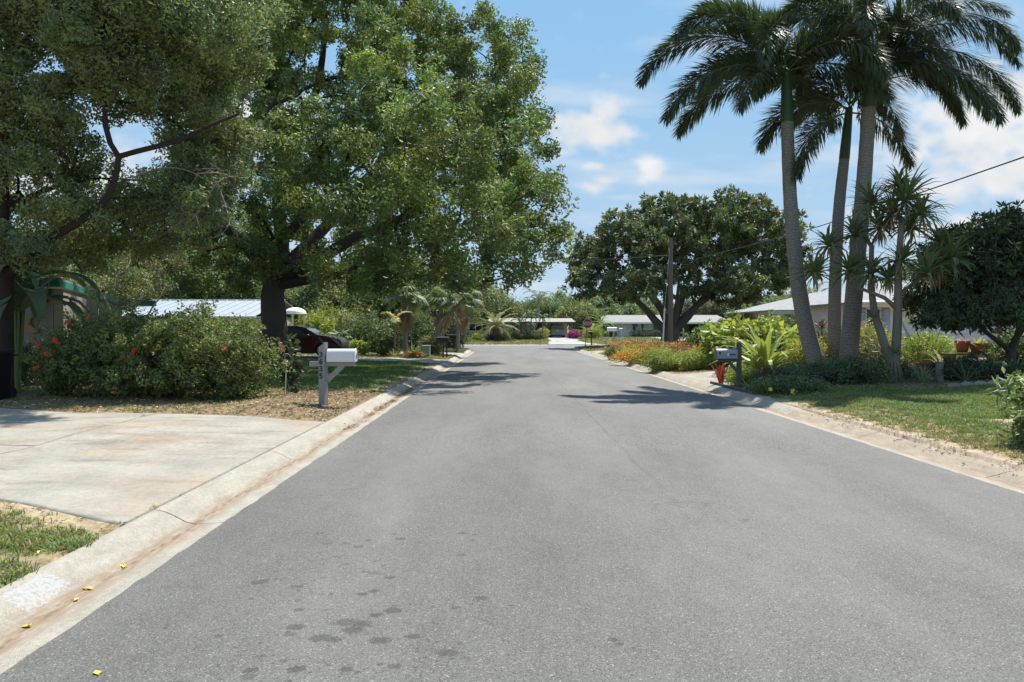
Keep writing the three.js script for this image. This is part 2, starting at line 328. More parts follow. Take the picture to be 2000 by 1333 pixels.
// ---------- asphalt: computed in world metres, three stretches of decreasing fineness ----------
const stains = (() => {
  const R = rng(77), o = [];
  for (let i = 0; i < 120; i++) { const t = R(), D = 3.35 + 2.5 * R() ** 1.2, x = -1.0 + (R() + R() + R() - 1.5) * 0.75 + 0.05 * (D - 3.4); o.push([x, D, 0.009 + 0.026 * R() ** 3 * (D < 4.7 ? 1.5 : 1), 0.4 + 0.5 * t]); }
  for (const [x, D, r] of [[-0.84, 4.02, 0.055], [-0.76, 4.0, 0.05], [-0.79, 3.92, 0.05], [-0.93, 3.82, 0.05], [-0.86, 3.8, 0.04], [-1.1, 3.97, 0.045], [-0.62, 3.78, 0.05], [-0.46, 3.82, 0.035], [-0.7, 4.12, 0.034], [-0.84, 4.45, 0.03], [-0.78, 4.5, 0.03], [-0.72, 4.75, 0.03], [-0.13, 4.36, 0.035], [-0.33, 5.76, 0.035], [0.55, 3.75, 0.028], [0.57, 3.7, 0.022], [-0.95, 3.47, 0.04], [-0.72, 3.46, 0.03]]) o.push([x, D, r, 0.9]);
  for (let i = 0; i < 220; i++) o.push([LE + 7.2 * R(), 3 + 13 * R() ** 1.3, 0.006 + 0.016 * R() ** 3, 0.3 + 0.5 * R()]);
  return o;
})();
function asphaltStretch(D0, D1, ppm, most = 2048) {
  const w = RE - LE + 0.04, W = Math.min(most, Math.round(w * ppm)), H = Math.min(most, Math.round((D1 - D0) * ppm)), mx = w / W, md = (D1 - D0) / H, dark = new Float32Array(W * H);
  for (const [sx, sd, r, k] of stains) {
    if (sd < D0 - 0.2 || sd > D1 + 0.2 || r < mx) continue;
    const q = r * 1.8, x0 = Math.max(0, Math.floor((sx - q - LE) / mx)), x1 = Math.min(W - 1, Math.ceil((sx + q - LE) / mx)), y0 = Math.max(0, Math.floor((sd - q - D0) / md)), y1 = Math.min(H - 1, Math.ceil((sd + q - D0) / md));
    for (let y = y0; y <= y1; y++) for (let x = x0; x <= x1; x++) { const X = LE + x * mx, Y = D0 + y * md, d = Math.hypot((X - sx) * 0.8, Y - sd) / r + 0.3 * N2(X * 40, Y * 40); dark[y * W + x] = Math.max(dark[y * W + x], k * smoothstep(-d, -1.05, -0.75)); }
  }
  const fine = clamp(ppm / 120, 0.15, 1);
  return texture(W, H, (u, v, o) => {
    const x = LE - 0.02 + u * w, D = D0 + v * (D1 - D0), i = Math.floor(v * H) * W + Math.floor(u * W), h = hash(Math.floor(x * 260), Math.floor(D * 260)), h2 = hash(Math.floor(x * 130) + 999, Math.floor(D * 130));
    let a = 0.119 + 0.006 * (smoothstep(Math.cos((x + 0.9) * 3.9) + 0.8 * N2(x * 1.5, D * 0.3), -0.2, 1) - 0.5) + 0.034 * fbm2(x * 0.45, D * 0.12 + 3, 4) + 0.012 * fbm2(x * 3, D * 1.4, 3);
    let sp = (h - 0.5) * 0.07 + (h > 0.94 ? 0.12 * (h - 0.94) / 0.06 : 0) + (h2 - 0.5) * 0.03 + (h2 > 0.988 ? 0.09 : 0) - (h < 0.1 ? 0.02 : 0);
    a += sp * fine * 1.45;
    const seam = Math.abs(x - 1.5 - 0.03 * N2(D * 0.6, 2)), rub = smoothstep(fbm2(x * 5 + 20, D * 0.7, 4), 0.25, 0.6);
    a *= 1 - 0.3 * smoothstep(-seam, -0.04, 0) * smoothstep(D, 5, 9) * clamp(0.6 + fbm2(D * 1.3, 8, 3), 0, 1) - 0.07 * rub;
    const cr = Math.abs(N2(x * 0.42 + 0.25 * N2(x * 2, D * 2) + 7, D * 0.16 + 0.1 * N2(D * 1.7, x * 1.7))), web = smoothstep(N2(x * 0.3 + 40, D * 0.1), 0.1, 0.5); a *= 1 - 0.3 * web * (1 - smoothstep(cr, 0.002, 0.009));
    a *= 1 - 0.55 * dark[i];
    o[0] = a * 1.035; o[1] = a; o[2] = a * 0.92;
  }, { wrap: false });
}
const aggTex = texture(512, 512, (u, v, o) => { o[0] = o[1] = o[2] = 0.5 * hash(u * 512, v * 512) + 0.5 * hash(Math.floor(u * 256) + 77, Math.floor(v * 256)); }, { linear: true });
{
  const stretch = (D0, D1, ppm, most) => {
    const w = RE - LE + 0.04, nx = 16, nd = Math.round((D1 - D0) / 0.12), pos = [], uv = [], idx = [];
    for (let j = 0; j <= nd; j++) for (let i = 0; i <= nx; i++) {
      const D = D0 + ((D1 - D0) * j) / nd; let x = LE - 0.02 + (w * i) / nx;
      const ragged = i === 0 || i === nx ? 0.012 * N2(D * 2.1, i) + 0.006 * N2(D * 9, i + 3) : 0; x += ragged;
      const e = (x - 1.33) / 3.65; pos.push(x, 0.008 + 0.045 * (1 - Math.min(1, e * e)), -D); uv.push(i / nx + ragged / w, j / nd);
    }
    for (let j = 0; j < nd; j++) for (let i = 0; i < nx; i++) { const a = j * (nx + 1) + i; idx.push(a, a + 1, a + nx + 1, a + 1, a + nx + 2, a + nx + 1); }
    const g = new THREE.BufferGeometry(); g.setAttribute('position', new THREE.Float32BufferAttribute(pos, 3)); g.setAttribute('uv', new THREE.Float32BufferAttribute(uv, 2)); g.setIndex(idx); g.computeVertexNormals();
    struct('road', g, new THREE.MeshStandardMaterial({ map: asphaltStretch(D0, D1, ppm, most), roughness: 0.74, bumpMap: rep(aggTex, w * 2, (D1 - D0) * 2), bumpScale: 0.0035 }));
  };
  stretch(-3, 2.6, 40); stretch(2.6, 9.6, 280); stretch(9.6, 26, 120); stretch(26, 64.5, 36);
  const far = texture(512, 128, (u, v, o) => { const a = 0.125 + 0.02 * fbm2(u * 30, v * 5, 4) + 0.02 * (hash(u * 512, v * 128) - 0.5); o[0] = a * 1.02; o[1] = a; o[2] = a * 0.97; });
  const sheet = (x0, x1, D0, D1, y) => { const g = new THREE.PlaneGeometry(x1 - x0, D1 - D0).rotateX(-Math.PI / 2).translate((x0 + x1) / 2, y, -(D0 + D1) / 2); const p = g.attributes.position, uv = g.attributes.uv; for (let i = 0; i < p.count; i++) uv.setXY(i, p.getX(i) / 40, p.getZ(i) / 10); return g; };
  struct('cross_street', [sheet(-160, 180, 66, 75, -0.002), sheet(-13, LE - 0.02, 55, 66, -0.002), sheet(RE + 0.02, 9.5, 61, 66, -0.002), sheet(LE - 0.02, RE + 0.02, 64.5, 66, -0.002)], new THREE.MeshStandardMaterial({ map: far, roughness: 0.74 }));
}

// ---------- curb and gutter: cast segments with open joints ----------
function curbTex(sandy, seed, paint) {
  return texture(1024, 256, (u, v, o) => {
    const x = u * 3.05 + seed * 7, w = v * CW, h = hash(u * 1024, v * 256 + seed * 300), n = fbm2(x * 1.6, w * 5 + seed, 4), f = fbm2(x * 14, w * 14, 3);
    let R = 0.32 + 0.06 * n + 0.05 * f + 0.16 * (h - 0.5) + (h > 0.93 ? 0.1 : 0), G = R * 0.93, B = R * 0.77;
    const valley = 0.27 + 0.03 * N2(x * 0.7, seed), dv = (w - valley) / (0.13 + 0.05 * N2(x * 1.1, 5)), wear = smoothstep(-Math.abs(dv), -1.2, -0.1) * clamp(0.78 + 0.9 * fbm2(x * 3.2, w * 16, 4), 0, 1);
    R = lerp(R, 0.24, wear * 0.85); G = lerp(G, 0.155, wear * 0.85); B = lerp(B, 0.09, wear * 0.85);
    const dirt = smoothstep(-Math.abs(w - valley - 0.01), -0.035, 0) * smoothstep(fbm2(x * 5, w * 22 + 4, 3), -0.05, 0.35); R = lerp(R, 0.14, dirt * 0.8); G = lerp(G, 0.085, dirt * 0.8); B = lerp(B, 0.05, dirt * 0.8);
    if (sandy) { const s = smoothstep(w + 0.05 * f + 0.05 * n, 0.14, 0.2) * (0.85 + 0.3 * n); const q = 0.16 * (h - 0.5) + 0.1 * n + 0.06 * f; R = lerp(R, 0.3 + q, s); G = lerp(G, 0.24 + q * 0.85, s); B = lerp(B, 0.175 + q * 0.7, s); }
    if (paint) {                                          // a worn rectangle of white paint, its figures no longer readable
      const D = 3.256 + u * 3.038, e = Math.min((D - 4.24) / 0.05, (4.72 - D) / 0.05, (w - 0.37) / 0.022, (0.565 - w) / 0.022), k = 0.75 * smoothstep(Math.min(1, e) + 1.3 * fbm2(D * 22, w * 30, 4) + 0.35 * f + 0.6 * (h - 0.5), 0.1, 1.05), ink = smoothstep(fbm2(D * 34, w * 18 + 3, 3), 0.22, 0.42) * 0.55 * (e > 0.6 ? 1 : 0); R = lerp(R, 0.4 - 0.2 * ink, k); G = lerp(G, 0.4 - 0.2 * ink, k); B = lerp(B, 0.4 - 0.19 * ink, k);
    }
    o[0] = R; o[1] = G; o[2] = B;
  }, { wrap: false });
}
{
  const PROF = [[0, -0.002], [0.16, -0.01], [0.27, -0.02], [0.36, 0.0], [0.46, 0.055], [0.54, 0.088], [0.59, 0.1], [0.615, 0.102], [CW, 0.094]];
  const mats = [curbTex(0, 1), curbTex(0, 2), curbTex(0, 3), curbTex(1, 4), curbTex(1, 5), curbTex(0, 6, true)].map((map) => new THREE.MeshStandardMaterial({ map, roughness: 0.9, bumpMap: rep(aggTex, 6, 1.3), bumpScale: 0.003, side: THREE.DoubleSide }));
  const segment = (path, parent, m, low = () => 1) => {                      // path: points (x, D) of the asphalt edge with the outward direction
    const pos = [], uv = [], idx = [], n = path.length, k = PROF.length + 1;
    path.forEach(([x, D, ox, oD, t], i) => {
      [...PROF, [CW, -0.1]].forEach(([w, y], j) => { const in_ = i === 0 || i === n - 1 ? 0.004 : 0; pos.push(x + ox * (j === 0 ? -0.05 : w), (y > 0 ? y * low(D) : y) - (in_ && j < k - 1 ? in_ : 0), -(D + oD * (j === 0 ? -0.05 : w))); uv.push(t ?? i / (n - 1), w / CW); });
      if (i === 0 || i === n - 1) { /* the sunk end ring makes the joint's edge */ }
    });
    for (let i = 0; i < n - 1; i++) for (let j = 0; j < k - 1; j++) { const a = i * k + j; idx.push(a, a + k, a + 1, a + 1, a + k, a + k + 1); }
    const g = new THREE.BufferGeometry(); g.setAttribute('position', new THREE.Float32BufferAttribute(pos, 3)); g.setAttribute('uv', new THREE.Float32BufferAttribute(uv, 2)); g.setIndex(idx); g.computeVertexNormals();
    return part('curb_segment', g, m, parent);
  };
  const dark = mat(0.05, 0.042, 0.035, 1);
  const straight = (name, xe, out, D0, D1, pick, low) => {
    const g = structGroup(name); let first;
    for (let D = D0, i = 0; D < D1 - 0.1; D += 3.05, i++) {
      const a = D + 0.006, b = Math.min(D1, D + 3.05) - 0.006, path = [];
      for (const t of [0, 0.004, 0.1, 0.25, 0.4, 0.55, 0.7, 0.85, 0.996, 1]) path.push([xe, lerp(a, b, t), out, 0, t]);
      const s = segment(path, g, mats[pick(i, D)], low); first ??= s;
    }
    part('joint_bed', box(CW - 0.02, 0.04, D1 - D0, xe + out * CW / 2, -0.065, -(D0 + D1) / 2), dark, g);
    return g;
  };
  const leftCurb = straight('left_curb', LE, -1, 0.2, 56.4, (i) => (i === 1 ? 5 : (i * 7) % 3), () => 1);
  const rightCurb = straight('right_curb', RE, 1, -0.9, 62.4, (i, D) => (D < 13.5 ? 3 + (i % 2) : i % 3), (D) => lerp(0.55, 1, smoothstep(D, 12, 16.5)));
  const arc = (c, r, a0, a1, n, parent) => { for (let i = 0; i < n; i++) { const path = []; for (let k = 0; k <= 6; k++) { const a = lerp(a0, a1, (i + (k === 0 ? 0.004 : k === 6 ? 0.996 : k / 6)) / n), dx = Math.cos(a), dD = Math.sin(a); path.push([c[0] + dx * (r + CW), c[1] + dD * (r + CW), -dx, -dD]); } segment(path, parent, mats[i % 3]); } };
  arc(LC, LC[2], 0, Math.PI / 2, 5, leftCurb); arc(RC, RC[2], Math.PI, Math.PI / 2, 2, rightCurb);
  const farCurb = structGroup('far_curb');
  for (let x = -36; x < 60; x += 4) { const p = []; for (const t of [0.002, 0.5, 0.998]) p.push([x + 4 * t, FAR - CW, 0, 1]); segment(p, farCurb, mats[Math.abs(x / 4) % 3], () => (x >= 4 && x < 8 ? 0.3 : 1)); }
}

// ---------- driveways: poured slabs with open joints ----------
const concreteTex = texture(1024, 1024, (() => {
  const a = tile((u, v) => fbm2(u * 4, v * 5, 5)), b = tile((u, v) => fbm2(u * 2 + 5, v * 3, 4)), c = tile((u, v) => fbm2(u * 40, v * 40, 3)), d = tile((u, v) => fbm2(u * 3 + 30, v * 9, 5));
  return (u, v, o) => {
    const h = hash(u * 1024, v * 1024), n = a(u, v), r = smoothstep(b(u, v), -0.15, 0.5), base = 0.295 + 0.09 * n + 0.06 * c(u, v) + 0.13 * (h - 0.5) + (h > 0.96 ? 0.05 : 0), grime = smoothstep(d(u, v), 0.1, 0.55);
    o[0] = base * lerp(1.02, 1.05, r) * (1 - 0.18 * grime); o[1] = base * lerp(0.95, 0.85, r) * (1 - 0.22 * grime); o[2] = base * lerp(0.8, 0.64, r) * (1 - 0.26 * grime);
  };
})());
const concrete = new THREE.MeshStandardMaterial({ map: rep(concreteTex, 0.2), roughness: 0.9, bumpMap: rep(aggTex, 1.6), bumpScale: 0.003 });
const paleConcrete = new THREE.MeshStandardMaterial({ map: rep(concreteTex, 0.13), color: new THREE.Color().setRGB(1.1, 1.2, 1.4), roughness: 0.85 });
function slab(name, [a, b, c, d], parent, m) {
  const N = 14, pos = [], uv = [], idx = [], lip = 0.012;
  const f = [-1, 0, lip, ...Array.from({ length: N - 1 }, (_, i) => (i + 1) / N), 1 - lip, 1, 2], k = f.length;
  f.forEach((v) => f.forEach((u) => {
    const U = clamp(u, 0, 1), W = clamp(v, 0, 1), edge = Math.min(U, 1 - U, W, 1 - W) < 1e-6, down = u < 0 || u > 1 || v < 0 || v > 1;
    const x = lerp(lerp(a[0], b[0], W), lerp(d[0], c[0], W), U), D = lerp(lerp(a[1], b[1], W), lerp(d[1], c[1], W), U);
    pos.push(x, gh(x, D) + 0.008 - (edge ? 0.008 : 0) - (down ? 0.09 : 0), -D); uv.push(x, D);
  }));
  for (let j = 0; j < k - 1; j++) for (let i = 0; i < k - 1; i++) { const p = j * k + i; idx.push(p, p + k, p + 1, p + 1, p + k, p + k + 1); }
  const g = new THREE.BufferGeometry(); g.setAttribute('position', new THREE.Float32BufferAttribute(pos, 3)); g.setAttribute('uv', new THREE.Float32BufferAttribute(uv, 2)); g.setIndex(idx); g.computeVertexNormals();
  const mm = part(name, g, m, parent); mm.material.side = THREE.DoubleSide; return mm;
}
for (const [k, list] of Object.entries(SLABS)) { const g = structGroup('driveway'); for (const s of list) slab('slab', s, g, k === 'carport' || k === 'green' || k === 'leftB' ? paleConcrete : concrete); }

// ---------- grass, leaf litter ----------
{
  const R = rng(401), tuft = (() => { const T = new Tri(), q = rng(9); for (let i = 0; i < 16; i++) { const a = q() * 6.283, r = 0.07 * Math.sqrt(q()), b = V(Math.cos(a) * r, -0.01, Math.sin(a) * r), az = q() * 6.283, ln = 0.2 + 0.75 * q(), h = 0.035 + 0.045 * q(), d = V(Math.cos(az) * ln, 1, Math.sin(az) * ln).normalize(), s = V(-Math.sin(az), 0, Math.cos(az)).multiplyScalar(0.0045), m = b.clone().addScaledVector(d, h * 0.6), t = m.clone().add(V(d.x, d.y * 0.35, d.z).multiplyScalar(h * 0.6)); T.quad(b.clone().sub(s), b.clone().add(s), m.clone().add(s), m.clone().sub(s)); T.tri(m.clone().sub(s), m.clone().add(s), t); } return T.geo(); })();
  const mats = [], cols = [];
  const sow = (x0, x1, D0, D1, perM2, size, col, most = 1) => {
    const n = Math.round((x1 - x0) * (D1 - D0) * perM2);
    for (let i = 0; i < n; i++) {
      const x = lerp(x0, x1, R()), D = lerp(D0, D1, R()), c = cover(x, D), p = Math.max(c.g * most, 0.14 * (1 - c.sand)), over = x < RB && x > RB - 0.3 && D < 14; if (R() > p || (c.sand > 0.65 + 0.2 * R() && !over) || (onRoad(x, D) && (!over || N2(D * 1.6, 4) < (RB - x) * 5 - 0.7)) || onSlab(x, D)) continue;
      const s = size * (0.6 + 0.8 * R()) * (0.65 + 0.35 * c.g), dry = R() < c.straw * 0.55;
      mats.push(mtx(at(x, D, 0), yawQ(R() * 6.283, (R() - 0.5) * 0.3, (R() - 0.5) * 0.3), V(s, s * (0.7 + 0.5 * R()), s)));
      const v = 0.8 + 0.4 * R(); cols.push(dry ? new THREE.Color().setRGB(0.34 * v, 0.27 * v, 0.11 * v) : new THREE.Color().setRGB(col[0] * v * (0.8 + 0.5 * R()), col[1] * v, col[2] * v));
    }
  };
  const G = [0.11, 0.165, 0.035], Y = [0.19, 0.22, 0.05], DG = [0.13, 0.22, 0.035];
  sow(-6.4, LB + 0.04, 3, 8, 620, 0.85, [0.2, 0.25, 0.05]); sow(-14, LB, 12, 17.5, 130, 1.1, Y, 0.8); sow(-13, LB, 16.8, 33.4, 110, 1.35, DG); sow(-16, LB, 37.4, 44, 40, 1.8, Y); sow(-16, LB, 48, 64, 22, 2.2, G);
  sow(RB, 14.5, 4.5, 18, 260, 1.1, [0.16, 0.235, 0.04]); sow(RB - 0.3, RB + 0.5, 5, 14, 160, 0.9, [0.24, 0.25, 0.06], 1.4); sow(14, 22, 9, 17, 50, 1.6, G); sow(RB, 12, 18, 30, 16, 1.3, G); sow(RB, 26, 44, 65, 18, 2.4, Y); sow(-26, 40, FAR, 94, 9, 3, Y);
  tag(instances('grass', tuft, leafMat(1, 1, 1, 0.4, 0.1), mats, cols), 'short green and straw coloured grass on the verges and lawns', 'grass');

  const T = new Tri(); leaf(T, V(-0.028, 0, 0), V(1, 0.25, 0).normalize(), V(0, 1, 0), 0.05, 0.022, null, 0.2, 0.15);
  const lm = [], lc = [];
  const strew = (x0, x1, D0, D1, n, size, keep = () => 1) => { for (let i = 0; i < n; i++) { const x = lerp(x0, x1, R()), D = lerp(D0, D1, R()); if (onSlab(x, D) || (onRoad(x, D) && (x < RE + 0.2 || D > 15)) || R() > keep(x, D)) continue; lm.push(mtx((x < RB && x > RE ? V(x, lerp(0.0, 0.06, clamp((x - RE - 0.3) / 0.3, 0, 1)) + 0.006, -D) : at(x, D, 0.006 + 0.014 * R())), yawQ(R() * 6.283, (R() - 0.5) * 0.7, (R() - 0.5) * 0.7), size * (0.5 + R()))); const v = 0.5 + R(), k = R(); lc.push(k < 0.65 ? new THREE.Color().setRGB(0.3 * v, 0.2 * v, 0.11 * v) : new THREE.Color().setRGB(0.5 * v, 0.39 * v, 0.22 * v)); } };
  strew(RB - 0.32, RB + 2.2, 4.5, 15, 11000, 0.75, (x, D) => (x < RB ? 0.6 * smoothstep(x - RB + 0.2 * N2(D * 1.7, 3), -0.3, 0.05) : 1 - smoothstep(x - RB, 0.35, 2.2)) * (0.25 + 0.75 * smoothstep(fbm2(x * 1.5, D * 1.5, 3), -0.3, 0.3)));
  strew(-9.5, LB - 0.02, 12.2, 18.8, 11000, 1.15, (x, D) => 0.25 + 0.75 * cover(x, D).mulch); strew(-6, LB, 3.4, 7.6, 1100, 0.75); strew(RB + 0.2, 14, 16, 30, 5000, 1.4); strew(-12, LB, 33, 44, 2500, 1.6);
  for (let i = 0; i < 1500; i++) { const D = 12 + 9 * R() ** 0.8, w = 0.27 + (R() + R() - 1) * 0.14, v = 0.6 + 0.8 * R(); if (N2(D * 0.9, 3) + R() < 0.35) continue; lm.push(mtx(V(LE - w, 0.001 + (w > 0.36 ? (w - 0.36) * 0.5 : -0.008), -D), yawQ(R() * 6.283, (R() - 0.5) * 0.4, (R() - 0.5) * 0.4), 0.5 + 0.6 * R())); lc.push(new THREE.Color().setRGB(0.36 * v, 0.18 * v, 0.09 * v)); }
  tag(instances('leaf_litter', T.geo(), mat(1, 1, 1, 0.9), lm, lc), 'dry brown leaf litter lying on the verges and under the bushes', 'leaf litter');
}

// ---------- trees ----------
const FOCAL = 1480;                                     // photograph pixels per unit of slope: turns a measured place and a depth into metres
const sight = (px, py, D) => V(((px - 991) / FOCAL) * D, 1.6 + ((644 - py) / FOCAL) * D, -D);
// limbs that reach every target: each target joins the nearest limb at an acute angle, and limbs thicken by what they carry
function grow(limbs, targets, { tip = 0.012, power = 0.42, step = 0.7, wig = 0.12, seed = 1, maxR = 1, minSides = 4, extra = 0 }) {
  const R = rng(seed), nodes = [], chains = [];
  for (const L of limbs) {
    const c = curve(L.pts, Math.max(4, Math.round(new THREE.CatmullRomCurve3(L.pts).getLength() / step))), ids = [];
    let par = -1, best = 1e9; nodes.forEach((n, i) => { const d = n.p.distanceTo(c[0]); if (d < best) { best = d; par = i; } });
    if (par >= 0 && L !== limbs[0]) { ids.push(par); c[0] = nodes[par].p; }
    c.forEach((p, i) => { if (i === 0 && ids.length) return; const from = ids.at(-1) ?? -1; ids.push(nodes.push({ p, par: from, fix: lerp(L.r0, L.r1, i / (c.length - 1)), w: 0, d: from >= 0 ? p.clone().sub(nodes[from].p).normalize() : V(0, 1, 0) }) - 1); });
    chains.push({ ids, main: true });
  }
  const top = limbs[0].pts.at(-1), first = Math.floor(nodes.length * 0.2);
  const order = [...targets].sort((a, b) => a.distanceTo(top) - b.distanceTo(top));
  for (const t of order) {
    let best = 1e9, par = 0;
    for (let i = 1; i < nodes.length; i++) { const n = nodes[i], dx = t.x - n.p.x, dy = t.y - n.p.y, dz = t.z - n.p.z, d = Math.hypot(dx, dy, dz) || 1e-6, cs = (dx * n.d.x + dy * n.d.y + dz * n.d.z) / d, cost = d * (1.55 - 0.75 * cs) + (i < first ? 2 : 0); if (cost < best) { best = cost; par = i; } }
    const a = nodes[par], L = a.p.distanceTo(t), m = Math.max(2, Math.round(L / step)), to = t.clone().sub(a.p), c = a.p.clone().addScaledVector(a.d, L * 0.35).addScaledVector(to, 0.2), ids = [par];
    for (let k = 1; k <= m; k++) {
      const s = k / m, p = a.p.clone().multiplyScalar((1 - s) * (1 - s)).addScaledVector(c, 2 * s * (1 - s)).addScaledVector(t, s * s); if (k < m) p.add(randDir(R).multiplyScalar(wig * Math.min(1, L * 0.4)));
      const q = nodes[ids.at(-1)]; ids.push(nodes.push({ p, par: ids.at(-1), w: 0, d: p.clone().sub(q.p).normalize() }) - 1);
    }
    for (let i = ids.at(-1); i >= 0; i = nodes[i].par) nodes[i].w++;
    chains.push({ ids });
  }
  for (const n of nodes) { n.r = Math.min(maxR, tip * Math.max(1, n.w) ** power); if (n.fix) n.r = n.fix; }
  const out = [];
  for (const { ids, main } of chains) {
    const pts = ids.map((i) => nodes[i].p), rr = ids.map((i) => nodes[i].r); if (!main || nodes[ids[0]].par >= 0) rr[0] = Math.min(rr[0], rr[1] * 1.25);
    for (let i = 1; i < rr.length; i++) rr[i] = Math.min(rr[i], rr[i - 1]);
    if (!main) rr[rr.length - 1] *= 0.6;
    out.push(tube(pts, rr, main ? 12 : clamp(Math.round(rr[0] * 60), minSides, 9), false));
  }
  return out;
}
// points spread through lobes (centre, radii), mostly near their outsides, kept apart
function clumpsIn(lobes, n, gap, seed, shell = 0.55, keep = () => true) {
  const R = rng(seed), out = [], vol = lobes.map(([, r]) => (r.x * r.y * r.z) ** 0.72), sum = vol.reduce((a, b) => a + b, 0);
  for (let tries = 0; out.length < n && tries < n * 60; tries++) {
    let k = R() * sum, i = 0; while ((k -= vol[i]) > 0 && i < lobes.length - 1) i++;
    const [c, r] = lobes[i], d = randDir(R), rad = shell > 0 ? lerp(shell, 1, R()) : Math.cbrt(R()); if (d.y < -0.3 && R() < 0.55) continue;
    const p = V(c.x + d.x * r.x * rad, c.y + d.y * r.y * rad, c.z + d.z * r.z * rad);
    if (lobes.some(([c2, r2], j) => j !== i && ((p.x - c2.x) / r2.x) ** 2 + ((p.y - c2.y) / r2.y) ** 2 + ((p.z - c2.z) / r2.z) ** 2 < 0.3) && R() < 0.8) continue;
    if (!keep(p) || out.some((q) => q.distanceToSquared(p) < gap * gap)) continue;
    out.push(p);
  }
  return out;
}
function foliage(clumps, per, radius, scale, seed, spread = 0.3, flat = 0.65, warm = 0.15, droop = 0) {
  const R = rng(seed), mats = [], cols = [];
  for (const c of clumps) {
    const cr = radius * (0.6 + 0.7 * R()), base = tint(R, spread * 0.8, warm), n = Math.round(per * (0.6 + 0.8 * R()));
    for (let i = 0; i < n; i++) {
      const d = randDir(R).multiplyScalar(cr * Math.cbrt(R()) * (R() < 0.12 ? 1.5 : 1)); d.y = d.y * flat - droop * d.lengthSq();
      mats.push(mtx(c.clone().add(d), randQ(R), scale * (0.7 + 0.6 * R()))); const k = tint(R, spread, 0.06); cols.push(k.multiply(base));
    }
  }
  return [mats, cols];
}
const L = (px, py, D, rx, ry, rz, sc) => [sight(px, py, D), V(rx * sc, ry * sc, rz * sc)];
const oakSprig = sprig(13, 0.15, 0.065, 0.25, 21), bigSprig = sprig(13, 0.2, 0.085, 0.34, 22), roundSprig = sprig(12, 0.16, 0.075, 0.26, 27), magSprig = sprig(11, 0.3, 0.12, 0.1, 23, { rosette: true }), mangoSprig = sprig(13, 0.2, 0.055, 0.16, 24, { rosette: true, droop: 0.7 }), fineSprig = sprig(20, 0.05, 0.022, 0.13, 25), broadSprig = sprig(9, 0.2, 0.11, 0.16, 26);
function tree({ name, label, category = 'tree', group, limbs, clumps, per, radius, scale, sprigGeo, mat: lm, barkMat, seed, spread, flat, warm, droop, growOpts = {}, foot }) {
  const at0 = foot ?? limbs[0].pts[0], t = thing(name, label, category, at0, 0, group), inv = at0.clone().negate();
  part('trunk', grow(limbs, clumps, { seed, ...growOpts }).map((g) => g.translate(inv.x, inv.y, inv.z)), barkMat, t);
  const [ms, cs] = foliage(clumps, per, radius, scale, seed + 1, spread, flat, warm, droop), shift = new THREE.Matrix4().makeTranslation(inv);
  instances('crown', sprigGeo, lm, ms.map((m) => m.premultiply(shift)), cs, t);
  return t;
}
const oakLeaf = leafMat(0.165, 0.23, 0.04, 0.46, 0.5), oakLeaf2 = leafMat(0.18, 0.24, 0.065, 0.5, 0.9), magLeaf = leafMat(0.135, 0.17, 0.046, 0.34, 0.7), mangoLeaf = leafMat(0.055, 0.08, 0.024, 0.25, 0.5), farLeaf = leafMat(0.17, 0.21, 0.055, 0.45, 0.3), paleLeaf = leafMat(0.22, 0.27, 0.065, 0.5, 0.25), duskyLeaf = leafMat(0.15, 0.165, 0.08, 0.42, 0.2);

